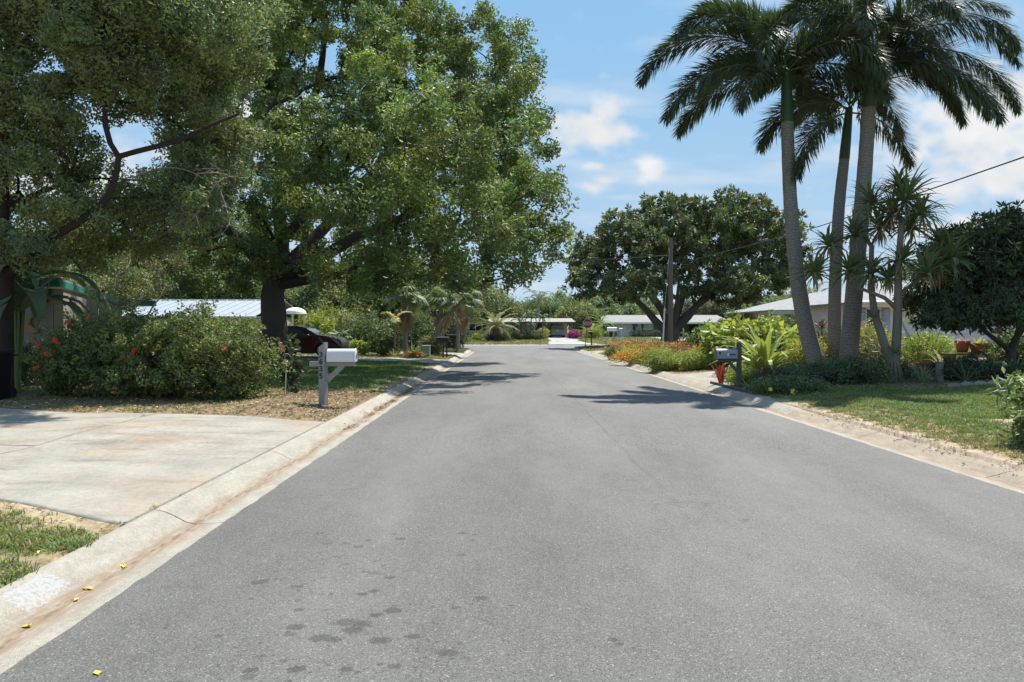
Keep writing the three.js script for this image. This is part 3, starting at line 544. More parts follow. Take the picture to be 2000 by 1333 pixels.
// the great oak behind the maroon car
{
  const K = 0.825, O = (px, py, D, rx, ry, rz) => L(px, py, D * K, rx, ry, rz * 0.9, (D * K) / FOCAL), lobes = [O(950, 130, 40, 105, 100, 150), O(1000, 280, 37, 100, 120, 150), O(1022, 430, 33, 92, 110, 150), O(880, 430, 29, 150, 130, 130), O(790, 250, 32, 140, 160, 170), O(640, 110, 38, 160, 190, 240), O(620, 330, 30, 160, 150, 150), O(760, 535, 33, 190, 50, 130), O(490, 340, 38, 150, 210, 220), O(400, 500, 40, 170, 80, 160), O(950, 540, 32, 115, 50, 130), O(650, -90, 40, 190, 120, 240), O(480, 40, 44, 150, 200, 200), O(800, 100, 44, 110, 100, 160), O(880, 360, 46, 150, 170, 150), O(600, 470, 46, 200, 110, 130), O(690, 420, 27, 120, 90, 90), O(900, 330, 27.5, 100, 70, 70), O(960, 430, 28, 80, 60, 60), O(800, 400, 27, 90, 70, 70), O(980, 300, 47, 80, 110, 100), O(1000, 450, 45, 80, 60, 90), O(960, 240, 27, 75, 65, 55), O(880, 240, 26.5, 90, 80, 60), O(760, 300, 28, 110, 90, 80)];
  const keep = (p) => { const k = -p.z, px = 991 + (p.x / k) * FOCAL, py = 644 - ((p.y - 1.6) / k) * FOCAL; return p.y > 3.2 && !(k < 33 && px > 495 && px < 600 && py > 545); };
  const S = (px, py, d) => sight(px, py, d * K);
  tree({ name: 'oak_tree', label: 'huge spreading oak with a thick dark trunk rising behind the flowering bush', limbs: [
    { pts: [V(-10.18, 0.1, -33), S(536, 620, 40), S(533, 580, 40), S(540, 540, 40)], r0: 0.62, r1: 0.44 }, { pts: [S(540, 545, 40), S(600, 520, 39.3), S(700, 462, 38), S(790, 425, 37), S(850, 395, 36.5)], r0: 0.34, r1: 0.11 },
    { pts: [S(540, 560, 40), S(620, 545, 39), S(720, 535, 37.5), S(850, 545, 37), S(960, 550, 37)], r0: 0.22, r1: 0.05 }, { pts: [S(540, 540, 40), S(552, 470, 40.3), S(545, 400, 40.5), S(560, 300, 41), S(620, 180, 41), S(640, 40, 41)], r0: 0.38, r1: 0.11 },
    { pts: [S(536, 550, 40), S(480, 480, 40.5), S(400, 410, 41.5), S(330, 330, 42.5)], r0: 0.34, r1: 0.1 }, { pts: [S(540, 540, 40), S(640, 440, 42), S(760, 300, 43.5), S(860, 190, 43)], r0: 0.34, r1: 0.1 }, { pts: [S(552, 470, 40.3), S(590, 430, 37), S(640, 380, 34.5)], r0: 0.22, r1: 0.08 }],
    clumps: clumpsIn(lobes, 900, 0.72, 31, 0.5, keep), per: 34, radius: 0.52, scale: 1.0, sprigGeo: oakSprig, mat: oakLeaf, barkMat: M.oakBark, seed: 301, spread: 0.36, flat: 0.7, foot: V(-10.18, 0.1, -33), growOpts: { tip: 0.014, wig: 0.15, maxR: 0.32, step: 0.6 } });
}
// the nearer tree at the left edge
{
  const K = 0.89, s = K / 82, S = (px, py, d) => sight(px, py, d * K), O = (px, py, d, ...r) => L(px, py, d * K, ...r), lobes = [O(60, 70, 18, 150, 120, 170, s), O(250, 50, 19, 170, 130, 200, s), O(390, 130, 20, 130, 130, 170, s), O(430, 270, 20, 90, 80, 120, s), O(240, 170, 18, 140, 80, 150, s), O(90, 250, 18, 100, 60, 110, s), O(360, 400, 19, 100, 60, 110, s), O(40, 400, 19, 60, 40, 90, s), O(170, -110, 18.5, 260, 120, 260, s), O(420, -60, 20, 160, 120, 200, s), O(150, 480, 20, 120, 50, 100, s), O(-120, 150, 18, 140, 180, 200, s), O(270, 420, 20, 120, 60, 120, s), O(110, 330, 19, 110, 50, 110, s), O(420, 350, 20, 80, 60, 110, s), O(30, 310, 17.5, 60, 70, 90, s), O(380, 40, 17, 120, 70, 90, s), O(220, 20, 16.5, 150, 70, 90, s), O(60, 200, 17, 110, 80, 70, s), O(50, 480, 17.6, 70, 45, 60, s), O(130, 410, 17.8, 90, 45, 60, s), O(60, 400, 19, 100, 60, 60, s), O(330, 470, 20.5, 110, 50, 80, s)];
  const hole = [[315, 262, 30, 26], [60, 375, 45, 26], [205, 292, 24, 20], [352, 312, 22, 16], [70, 150, 30, 20]];
  const keep = (p) => { const k = -p.z, px = 991 + (p.x / k) * FOCAL, py = 644 - ((p.y - 1.6) / k) * FOCAL; return !hole.some(([x, y, a, b]) => ((px - x) / a) ** 2 + ((py - y) / b) ** 2 < 1.0); };
  const t = tree({ name: 'oak_tree', label: 'near tree at the left edge with a reddish forked bare limb under its leaves', limbs: [
    { pts: [V(-10.6, 0.2, -16), S(14, 560, 18), S(8, 440, 18), S(12, 300, 18), S(18, 180, 18)], r0: 0.17, r1: 0.11 }, { pts: [S(6, 552, 18), S(50, 512, 17.8), S(110, 462, 17.6), S(170, 428, 17.5), S(212, 390, 17.4), S(229, 352, 17.4), S(236, 308, 17.4)], r0: 0.105, r1: 0.055 },
    { pts: [S(236, 308, 17.4), S(290, 293, 17.5), S(350, 278, 17.7), S(412, 248, 18), S(470, 225, 18.4)], r0: 0.075, r1: 0.03 }, { pts: [S(236, 308, 17.4), S(214, 268, 17.4), S(210, 200, 17.4), S(214, 130, 17.5), S(205, 70, 17.6)], r0: 0.065, r1: 0.03 },
    { pts: [S(10, 410, 18), S(60, 390, 18.2), S(110, 365, 18.4), S(200, 350, 18.8)], r0: 0.08, r1: 0.03 }, { pts: [S(12, 300, 18), S(60, 250, 18.6), S(100, 190, 19)], r0: 0.1, r1: 0.04 }],
    clumps: clumpsIn(lobes, 760, 0.37, 41, 0.3, keep), per: 36, radius: 0.4, scale: 0.56, sprigGeo: oakSprig, mat: oakLeaf2, barkMat: M.redBark, seed: 311, spread: 0.32, foot: V(-10.6, 0.2, -16), growOpts: { tip: 0.008, wig: 0.1, step: 0.45, maxR: 0.14 } });
  const R = rng(43), ends = []; for (let i = 0; i < 130; i++) ends.push(S(300 + 190 * R(), 300 + 170 * R(), 17.5 + 2 * R()));
  part('bare_twigs', grow([{ pts: [S(270, 345, 17.6), S(320, 330, 17.8), S(370, 335, 18), S(430, 370, 18.3)], r0: 0.016, r1: 0.007 }], ends, { tip: 0.0045, power: 0.36, step: 0.22, wig: 0.09, seed: 44, maxR: 0.02 }).map((g) => g.translate(10.6, -0.2, 16)), bark(0.2, 0.18, 0.15, 0.004), t);
}
// the big magnolia at the corner
{
  const s = 1 / 22.8, S = sight, lobes = [L(1330, 470, 65.5, 150, 80, 130, s), L(1390, 428, 66, 100, 50, 110, s), L(1215, 470, 64, 75, 62, 110, s), L(1155, 500, 65, 45, 55, 80, s), L(1480, 470, 65, 72, 68, 110, s), L(1550, 498, 65, 30, 18, 50, s), L(1120, 545, 64, 42, 42, 80, s), L(1130, 500, 65, 35, 30, 60, s), L(1215, 560, 61, 80, 32, 90, s), L(1420, 560, 62, 95, 34, 100, s), L(1500, 530, 63, 40, 40, 70, s), L(1320, 530, 63.5, 110, 50, 60, s), L(1280, 425, 66, 60, 40, 90, s)];
  const foot = V(14, 0.3, -65); lobes.forEach(([c]) => (c.x += 0.9)); lobes.push(L(1560, 520, 65, 45, 26, 60, s));
  const t = tree({ name: 'magnolia_tree', label: 'broad domed magnolia with bronze green leaves and a fan of thick low limbs', limbs: [
    { pts: [foot, S(1311, 655, 65), S(1311, 640, 65)], r0: 0.95, r1: 0.62 }, { pts: [S(1309, 652, 65), S(1285, 632, 64.8), S(1262, 605, 64.5), S(1235, 580, 64)], r0: 0.42, r1: 0.2 }, { pts: [S(1311, 645, 65), S(1290, 600, 64.6), S(1255, 560, 64), S(1215, 520, 64)], r0: 0.4, r1: 0.15 },
    { pts: [S(1311, 640, 65), S(1302, 590, 65.5), S(1300, 530, 66), S(1285, 450, 66)], r0: 0.4, r1: 0.12 }, { pts: [S(1313, 640, 65), S(1330, 590, 65.5), S(1350, 530, 66), S(1385, 440, 66)], r0: 0.42, r1: 0.12 }, { pts: [S(1314, 650, 65), S(1345, 618, 64.8), S(1372, 585, 64.5), S(1410, 545, 64)], r0: 0.42, r1: 0.16 }, { pts: [S(1313, 642, 65), S(1360, 600, 65.5), S(1420, 555, 66), S(1480, 510, 66)], r0: 0.36, r1: 0.1 }, { pts: [S(1311, 645, 65), S(1322, 600, 63), S(1325, 560, 60.5)], r0: 0.34, r1: 0.1 }],
    clumps: clumpsIn(lobes, 520, 0.78, 51, 0.45, (p) => p.y > 3.7), per: 10, radius: 0.68, scale: 1.25, sprigGeo: magSprig, mat: magLeaf, barkMat: M.greyBark, seed: 321, spread: 0.34, flat: 0.75, warm: 0.12, foot, growOpts: { tip: 0.02, wig: 0.2, step: 1, maxR: 0.3 } });
  const R = rng(52), ms = clumpsIn(lobes, 150, 0.9, 53, 0.85, (p) => p.y > 5).map((p) => mtx(p.sub(foot), randQ(R), 1));
  instances('blossom', sprig(8, 0.22, 0.13, 0.02, 54, { rosette: true }), mat(0.75, 0.74, 0.68, 0.7), ms, null, t);
}
// the dark dense tree at the right edge
{
  const s = 1 / 74, S = sight, foot = at(13.35, 20), lobes = [L(1935, 510, 20, 95, 90, 120, s), L(1850, 590, 19.5, 65, 48, 80, s), L(1990, 455, 20, 60, 45, 80, s), L(2010, 590, 20, 90, 60, 110, s), L(1900, 610, 18.6, 90, 45, 50, s), L(2080, 500, 20, 100, 100, 120, s), L(1860, 500, 21, 50, 45, 60, s)];
  tree({ name: 'dark_tree', label: 'dense dark green round tree at the right edge with a low forked trunk', limbs: [
    { pts: [foot, S(1980, 690, 20), S(1986, 672, 20)], r0: 0.13, r1: 0.11 }, { pts: [S(1982, 690, 20), S(1955, 668, 19.9), S(1925, 645, 19.8), S(1890, 610, 19.6)], r0: 0.075, r1: 0.04 }, { pts: [S(1986, 675, 20), S(1996, 640, 20), S(1990, 590, 20), S(1960, 530, 20)], r0: 0.09, r1: 0.04 }, { pts: [S(1990, 660, 20), S(2020, 620, 20), S(2060, 560, 20)], r0: 0.07, r1: 0.03 }],
    clumps: clumpsIn(lobes, 230, 0.36, 61, 0.5, (p) => p.y > 1.75), per: 16, radius: 0.4, scale: 0.8, sprigGeo: mangoSprig, mat: mangoLeaf, barkMat: M.darkBark, seed: 331, spread: 0.32, foot, growOpts: { tip: 0.008, wig: 0.08, step: 0.35, maxR: 0.08 } });
}
// trees that close the view: [name, label, px of the stem, depth, top of the crown, half width and shape in metres, leaf]
{
  const rows = [
    ['broadleaf_tree', 'pale green loose tree behind the green trimmed house', 110, 50, 9.2, 5.5, paleLeaf, 90, 1.5], ['broadleaf_tree', 'sunlit loose tree filling the gap left of the metal roof', 290, 58, 9.8, 6.5, paleLeaf, 100, 1.6], ['broadleaf_tree', 'light green tree standing behind the white metal roof', 430, 62, 9.0, 6, farLeaf, 95, 1.6],
    ['broadleaf_tree', 'shady tree behind the white arbor and car', 610, 58, 6.4, 4.5, farLeaf, 75, 1.5], ['broadleaf_tree', 'dark tree behind the thatch skirted palm', 745, 60, 7.0, 5.2, oakLeaf2, 90, 1.6], ['broadleaf_tree', 'dark tree behind the curved palms left of the street', 850, 63, 6.8, 4.6, oakLeaf2, 85, 1.6],
    ['broadleaf_tree', 'rounded green tree left of the carport house roof', 905, 104, 7.6, 5.6, farLeaf, 80, 2], ['broadleaf_tree', 'rounded tree sloping down behind the carport house left end', 960, 112, 6.4, 5, farLeaf, 75, 2], ['broadleaf_tree', 'low green tree behind the middle of the carport house', 1030, 122, 5.6, 4.5, farLeaf, 60, 2], ['broadleaf_tree', 'dark tree behind the carport end of the far house', 1092, 122, 7.2, 5, oakLeaf2, 75, 2], ['broadleaf_tree', 'bright yellow green tree behind the stop sign', 1135, 110, 4.7, 3.6, paleLeaf, 60, 1.8],
    ['broadleaf_tree', 'dark tree behind the left end of the green house', 1185, 130, 7.6, 6, oakLeaf2, 75, 2.2], ['broadleaf_tree', 'dark green tree behind the garage of the green house', 1245, 135, 7.0, 6, oakLeaf2, 70, 2.2], ['broadleaf_tree', 'tree behind the roof of the green house right of the magnolia trunk', 1370, 132, 6.6, 6, duskyLeaf, 70, 2.2], ['broadleaf_tree', 'hazy grey green tree over the right end of the green house', 1455, 128, 7.2, 6.2, duskyLeaf, 80, 2.2], ['broadleaf_tree', 'green tree beyond the pale roof left of the white house', 1530, 96, 5.6, 5, farLeaf, 70, 2], ['broadleaf_tree', 'green tree rising behind the white house roof', 1830, 60, 6.6, 5.5, farLeaf, 80, 1.7], ['broadleaf_tree', 'tree behind the far right end of the white house', 2010, 58, 7.2, 5.5, farLeaf, 80, 1.7],
    ['broadleaf_tree', 'shady tree deep behind the big oak trunk', 520, 66, 8.6, 6.5, oakLeaf2, 95, 1.7], ['broadleaf_tree', 'dim tree behind the near left tree and house', 20, 58, 9, 6, farLeaf, 85, 1.7], ['broadleaf_tree', 'green tree behind the garden right of the oak', 675, 72, 7.6, 5.6, farLeaf, 85, 1.8], ['broadleaf_tree', 'far tree behind the left side street', 800, 88, 8, 6, farLeaf, 85, 2], ['broadleaf_tree', 'tree at the far left of the cross street', 560, 86, 8.4, 6.5, duskyLeaf, 85, 2]];
  rows.forEach(([name, label, px, D, h, r, lm, n, sc], k) => {
    const x = ((px - 991) / FOCAL) * D, y0 = gh(x, D), R = rng(700 + k), c = (dx, dy, dz, rx, ry, rz) => [V(x + dx, y0 + dy, -D + dz), V(rx, ry, rz)];
    const lobes = [c(0, h * 0.6, 0, r * 0.7, h * 0.38, r * 0.7)]; for (let i = 0; i < 5; i++) { const a = R() * 6.283; lobes.push(c(Math.cos(a) * r * 0.55, h * (0.38 + 0.34 * R()), Math.sin(a) * r * 0.5, r * 0.5, h * 0.24, r * 0.5)); }
    tree({ name, label, group: 'trees that close the view', limbs: [{ pts: [V(x, y0 - 0.1, -D), V(x + 0.3 * (R() - 0.5), y0 + h * 0.18, -D), V(x + (R() - 0.5), y0 + h * 0.34, -D + R() - 0.5)], r0: 0.2 + h * 0.012, r1: 0.14 }], clumps: clumpsIn(lobes, n, r * 0.17, 800 + k, 0.45, (p) => p.y > y0 + 0.7), per: 13, radius: r * 0.17, scale: sc, sprigGeo: bigSprig, mat: lm, barkMat: M.darkBark, seed: 900 + k, spread: 0.3, growOpts: { tip: 0.025, step: 1, wig: 0.2, maxR: 0.2 } });
  });
}

// ---------- palms and strap-leaved plants ----------
const palmBarkTex = texture(256, 1024, (u, v, o) => {          // one metre of trunk: leaf scars every 8 cm or so
  const y = v * 12 + 0.25 * N2(Math.cos(u * 6.283) * 0.8 + 5, Math.sin(u * 6.283) * 0.8 + v * 3), r = y - Math.floor(y), ring = smoothstep(r, 0.84, 0.97) * (1 - smoothstep(r, 0.97, 1)), n = fbm2(Math.cos(u * 6.283) * 2, v * 18 + Math.sin(u * 6.283) * 2, 4), h = hash(u * 256, v * 1024);
  const a = 0.62 + 0.26 * n - 0.42 * ring + 0.12 * (h - 0.5); o[0] = a * 1.02; o[1] = a; o[2] = a * 0.97;
});
const palmBark = (r, g, b) => new THREE.MeshStandardMaterial({ color: new THREE.Color().setRGB(r, g, b), map: palmBarkTex, bumpMap: palmBarkTex, bumpScale: 0.018, roughness: 0.9 });
const foxLeaf = leafMat(0.062, 0.095, 0.03, 0.28, 0.6), frondStem = mat(0.1, 0.15, 0.04, 0.6), shaftGreen = mat(0.042, 0.075, 0.028, 0.55), palmLeaf = leafMat(0.13, 0.18, 0.045, 0.42, 0.25), yellowLeaf = leafMat(0.44, 0.43, 0.09, 0.45, 0.25), dryLeaf = leafMat(0.34, 0.25, 0.14, 0.3, 0.05), strapGreen = leafMat(0.16, 0.23, 0.06, 0.4, 0.35);
// a palm frond in the x-y plane from the origin: th0 first angle, bend how far it turns down; ranks 0 = leaflets all round the stem
function frond({ Ln, th0, bend, n = 90, leafL = 0.45, leafW = 0.03, ranks = 2, seed = 1, bare = 0.12, droop = 0.5, vee = 0.5, pow = 1.3, stemR = 0.022, sway = 0 }) {
  const R = rng(seed), pts = [], T = new Tri(); let x = 0, y = 0; const K = 16, tans = [];
  for (let i = 0; i <= K; i++) { const t = i / K, e = th0 - bend * t ** pow; tans.push(V(Math.cos(e), Math.sin(e), 0)); pts.push(V(x, y, sway * t * t)); x += Math.cos(e) * Ln / K; y += Math.sin(e) * Ln / K; }
  for (let i = 0; i < n; i++) {
    const t = bare + (1 - bare) * (i + R() * 0.8) / n, k = Math.min(K - 1e-6, t * K), a = Math.floor(k), p = pts[a].clone().lerp(pts[a + 1], k - a), tan = tans[a].clone().lerp(tans[Math.min(K, a + 1)], k - a).normalize(), up = V(-tan.y, tan.x, 0), side = V(0, 0, 1);
    const prof = Math.sin(Math.PI * Math.min(1, 0.16 + 0.78 * t)) ** 0.6, per = ranks === 0 ? 4 : 2;
    for (let q = 0; q < per; q++) {
      const phi = ranks === 0 ? R() * 6.283 : (q ? Math.PI - vee : vee) + (R() - 0.5) * 0.25, out = side.clone().multiplyScalar(Math.cos(phi)).addScaledVector(up, Math.sin(phi)), ang = 0.95 - 0.45 * t + (R() - 0.5) * 0.25;
      const d = tan.clone().multiplyScalar(Math.cos(ang)).addScaledVector(out, Math.sin(ang)).normalize(), ll = leafL * prof * (0.8 + 0.4 * R()), w = V(0, 0, 0).crossVectors(d, V(0, 1, 0.3)).normalize().multiplyScalar(leafW * 0.5), m = p.clone().addScaledVector(d, ll * 0.5), e = m.clone().addScaledVector(d.clone().add(V(0, -droop * (0.6 + 0.8 * R()), 0)).normalize(), ll * 0.5);
      T.tri(p, m.clone().add(w), m.clone().sub(w)); T.tri(m.clone().add(w), e, m.clone().sub(w));
    }
  }
  const stem = tube(pts, pts.map((_, i) => stemR * (1 - 0.8 * i / K)), 5);
  return { leafs: T.geo(), stem };
}
const turned = (g, az, tilt = 0) => { g.rotateX(tilt); return g.rotateY(az); };
// three foxtail palms: [trunk path, radii, crown angles: azimuth, first angle, bend, length]
const foxtails = [
  ['leaning left trunk of the three tall palms, fronds reaching over the street', [[1607, 728, 21.8], [1590, 690, 21.8], [1570, 610, 21.8], [1556, 520, 21.8], [1546, 420, 21.8], [1540, 320, 21.8], [1537, 240, 21.8]], [0.26, 0.245, 0.225, 0.21, 0.195, 0.18, 0.172], [1535, 140],
    [[182, 48, 118, 4.1], [192, 12, 80, 3.5], [166, -2, 62, 2.9], [200, 62, 120, 3.6], [240, 40, 120, 3.2], [120, 45, 110, 3.3], [60, 50, 115, 3.2], [300, 30, 110, 3.0], [20, 60, 110, 3.2], [150, 75, 70, 3.0], [330, 62, 105, 2.9], [216, -8, 62, 2.2], [40, 15, 80, 2.6], [320, 8, 75, 2.6]]],
  ['middle and lowest crowned trunk of the three tall palms', [[1634, 727, 22.4], [1633, 690, 22.4], [1632, 600, 22.4], [1635, 490, 22.4], [1640, 400, 22.4], [1647, 330, 22.4], [1649, 312, 22.4]], [0.21, 0.195, 0.18, 0.172, 0.162, 0.15, 0.142], [1658, 212],
    [[204, -14, 70, 2.5], [180, 20, 100, 2.6], [30, 38, 120, 2.6], [110, 50, 110, 2.6], [340, 52, 115, 2.6], [260, 45, 115, 2.6], [300, 65, 100, 2.6], [60, 70, 70, 2.4], [150, 60, 100, 2.5], [20, 5, 75, 2.4]]],
  ['right and thickest trunk of the three tall palms, with fronds arching to the right', [[1657, 730, 21.5], [1660, 700, 21.5], [1668, 600, 21.5], [1677, 490, 21.5], [1686, 380, 21.5], [1692, 290, 21.5], [1696, 212, 21.5]], [0.27, 0.255, 0.24, 0.225, 0.21, 0.195, 0.182], [1706, 118],
    [[2, 50, 112, 4.0], [355, 22, 98, 3.8], [10, 8, 88, 3.0], [335, 5, 85, 3.2], [30, 60, 125, 3.8], [320, 42, 120, 3.4], [60, 45, 118, 3.3], [110, 55, 110, 3.2], [200, 58, 115, 3.2], [240, 50, 118, 3.2], [280, 50, 115, 3.0], [150, 66, 100, 3.1], [348, 68, 112, 3.4], [25, 30, 100, 3.4], [170, 25, 95, 3], [315, -2, 75, 3]]],
];
foxtails.forEach(([label, path, radii, top, crown], k) => {
  const foot = sight(...path[0]); foot.y = gh(foot.x, -foot.z) - 0.05;
  const t = thing('foxtail_palm', label, 'palm tree', foot, 0, 'three tall palms beside the street'), pts = path.map((p) => sight(...p).sub(foot)); pts[0].set(0, 0, 0);
  const fine = curve(pts, 40), r = fine.map((_, i) => { const q = (i / 40) * (radii.length - 1), a = Math.min(radii.length - 2, Math.floor(q)); return lerp(radii[a], radii[a + 1], q - a) * (i < 3 ? 1 + 0.06 * (3 - i) : 1) + 0.003 * Math.sin(i * 2.1); });
  part('trunk', tube(fine, r, 18), palmBark(0.37, 0.35, 0.32), t);
  const a = pts.at(-1), b = sight(top[0], top[1], path.at(-1)[2]).sub(foot), ra = radii.at(-1), n = 12, sp = Array.from({ length: n + 1 }, (_, i) => a.clone().lerp(b, i / n));
  part('crownshaft', tube(sp, sp.map((_, i) => ra * (1.05 - 0.35 * (i / n) ** 1.6)), 14), shaftGreen, t);
  crown.forEach(([az, th, bend, Ln], i) => {
    const f = frond({ Ln: Ln * 1.24, th0: th * Math.PI / 180, bend: bend * Math.PI / 180, n: Math.round(Ln * 56), leafL: 0.8, leafW: 0.037, ranks: 0, seed: 1000 + k * 50 + i, bare: 0.1, droop: 0.22, stemR: 0.03, pow: 1.15 }), o = b.clone().add(V(0, -0.14 + 0.12 * (i % 3), 0));
    const st = part('frond', turned(f.leafs, az * Math.PI / 180), foxLeaf, t); st.position.copy(o);
    part('frond_stem', turned(f.stem, az * Math.PI / 180), frondStem, st);
  });
});
// a rosette of strap leaves; each leaf a mesh when `apart`
function rosette({ n, L: Ln, W, up = [0.3, 1.3], bend = 1.2, seed, shape = 1, fold = 0.18, base = 0.05, segs = 5, rise = 0 }) {
  const R = rng(seed), out = [];
  for (let i = 0; i < n; i++) { const t = i / n, u = lerp(up[0], up[1], (t + R() * 0.25) % 1), g = strap({ L: Ln * (0.7 + 0.45 * R()), W: W * (0.8 + 0.4 * R()), up: u, bend: bend * (0.6 + 0.7 * R()), segs, fold, shape }); g.translate(base, rise * t, 0); g.rotateY(i * 2.4 + R() * 0.5); out.push(g); }
  return out;
}
function rosettePlant(name, label, category, pos, opts, m, { apart = false, group, stem, leafName = 'leaf' } = {}) {
  const t = thing(name, label, category, pos, 0, group), gs = rosette(opts);
  if (apart) for (const g of gs) part(leafName, g, m, t); else part('foliage', gs, m, t);
  if (stem) part('stem', stem, M.greyBark, t);
  return t;
}
// a fan leaf: stalk and a pleated, slit disc, in the x-y plane from the origin
function fanLeaf({ stalk, r, up, seed, n = 22, droop = 0.35 }) {
  const R = rng(seed), T = new Tri(), a = V(Math.cos(up) * stalk, Math.sin(up) * stalk - droop * stalk * 0.25, 0), dir = V(Math.cos(up - droop), Math.sin(up - droop), 0), side = V(0, 0, 1), nrm = V(-dir.y, dir.x, 0);
  for (let i = 0; i < n; i++) {
    const q = ((i + 0.5) / n - 0.5) * 4.6, d = dir.clone().multiplyScalar(Math.cos(q)).addScaledVector(side, Math.sin(q)), s = dir.clone().multiplyScalar(-Math.sin(q)).addScaledVector(side, Math.cos(q)), rr = r * (0.8 + 0.25 * R()) * (0.75 + 0.25 * Math.cos(q * 0.6)), m = a.clone().addScaledVector(d, rr * 0.55).addScaledVector(nrm, 0.05 * r), e = m.clone().addScaledVector(d, rr * 0.42).add(V(0, -droop * rr * 0.7 * (0.5 + R()), 0)), w = s.multiplyScalar(r * 0.075);
    T.tri(a, m.clone().add(w), m.clone().sub(w)); T.tri(m.clone().add(w), e, m.clone().sub(w));
  }
  return { leafs: T.geo(), stem: tube([V(0, 0, 0), a.clone().multiplyScalar(0.5).add(V(0, 0.04, 0)), a], [0.018, 0.014, 0.01], 4) };
}
function fanPalm(label, foot, path, r0, r1, crownN, r, seed, { skirt = 0, m = palmLeaf, group, category = 'palm tree', stalk = 0.9 } = {}) {
  const t = thing('fan_palm', label, category, foot, 0, group), R = rng(seed), top = path.at(-1).clone().sub(foot), fine = curve(path.map((p) => p.clone().sub(foot)), 14);
  part('trunk', tube(fine, fine.map((_, i) => lerp(r0, r1, i / 14)), 9), palmBark(0.36, 0.33, 0.29), t);
  for (let i = 0; i < crownN; i++) { const f = fanLeaf({ stalk: stalk * (0.8 + 0.4 * R()), r: r * (0.85 + 0.3 * R()), up: lerp(-0.5, 1.4, i / crownN), seed: seed * 100 + i, droop: 0.3 + 0.3 * R() }), az = i * 2.4 + R(); const l = part('fan_leaf', turned(f.leafs, az), m, t); l.position.copy(top); part('stalk', turned(f.stem, az), frondStem, l); }
  if (skirt) { const gs = []; for (let i = 0; i < skirt; i++) { const f = fanLeaf({ stalk: stalk * 0.7, r: r * 0.9, up: -0.9 - 0.5 * R(), seed: seed * 77 + i, droop: 0.9, n: 14 }); gs.push(turned(f.leafs, i * 2.4 + R()).translate(0, -0.25 - 0.5 * R(), 0)); } part('dead_leaf_skirt', gs, dryLeaf, t).position.copy(top); }
  return t;
}
function featherPalm(name, label, foot, path, r0, r1, n, opts, seed, { m = palmLeaf, group, category = 'palm tree', trunkMat = palmBark(0.34, 0.31, 0.27), th = [1.35, -0.25], pale } = {}) {
  const t = thing(name, label, category, foot, 0, group), R = rng(seed), fine = curve(path.map((p) => p.clone().sub(foot)), 12), top = fine.at(-1);
  part('trunk', tube(fine, fine.map((_, i) => lerp(r0, r1, i / 12)), 10), trunkMat, t);
  for (let i = 0; i < n; i++) { const q = i / Math.max(1, n - 1), f = frond({ ...opts, Ln: opts.Ln * (0.85 + 0.3 * R()), th0: lerp(th[0], th[1], q) + (R() - 0.5) * 0.2, bend: opts.bend * (0.7 + 0.5 * R()), seed: seed * 60 + i }), az = i * 2.4 + R() * 0.6; const l = part('frond', turned(f.leafs, az), m, t); l.position.copy(top); part('frond_stem', turned(f.stem, az), pale ?? frondStem, l); }
  return t;
}
const G3 = (px, D, dy = 0) => at(((px - 991) / FOCAL) * D, D, dy);    // on the ground under that place in the picture
// --- palms beyond the left lawn
{
  const S = sight;
  fanPalm('palm with a skirt of dead brown leaves over its pale trunk, near the street', G3(792, 42), [G3(792, 42), S(791, 630, 42), S(788, 578, 42)], 0.15, 0.13, 16, 0.75, 61, { skirt: 26, stalk: 0.8 });
  fanPalm('leaning curved trunk fan palm beside the black mailbox, pale stem bowed to the right', G3(848, 44), [G3(848, 44), S(853, 655, 44), S(862, 632, 44), S(880, 612, 44), S(905, 585, 44)], 0.11, 0.085, 14, 0.7, 62, { stalk: 0.75, skirt: 6 });
  fanPalm('upright slim fan palm behind the leaning one left of the street', G3(857, 46.5), [G3(857, 46.5), S(858, 630, 46.5), S(862, 590, 46.5)], 0.1, 0.08, 15, 0.75, 63, { stalk: 0.7, skirt: 8 });
  fanPalm('tall fan palm with hanging yellow green leaves nearest the left street edge', G3(893, 51), [G3(893, 51), S(896, 620, 51), S(902, 566, 51)], 0.13, 0.1, 16, 0.72, 64, { stalk: 0.75, skirt: 7 });
  fanPalm('small fan palm with pale spread leaves in front of the nose of the maroon car', G3(664, 42.5), [G3(664, 42.5), S(664, 675, 42.5), S(664, 662, 42.5)], 0.06, 0.05, 10, 0.5, 65, { stalk: 0.45, category: 'palm' });
  featherPalm('young_palm', 'young palm with bright yellow arching fronds under the oak', G3(770, 39.6), [G3(770, 39.6), S(771, 660, 39.6), S(772, 628, 39.6)], 0.05, 0.04, 4, { Ln: 1.15, bend: 1.7, n: 34, leafL: 0.38, leafW: 0.05, vee: 0.2 }, 66, { m: yellowLeaf, th: [1.2, 0.1] });
}
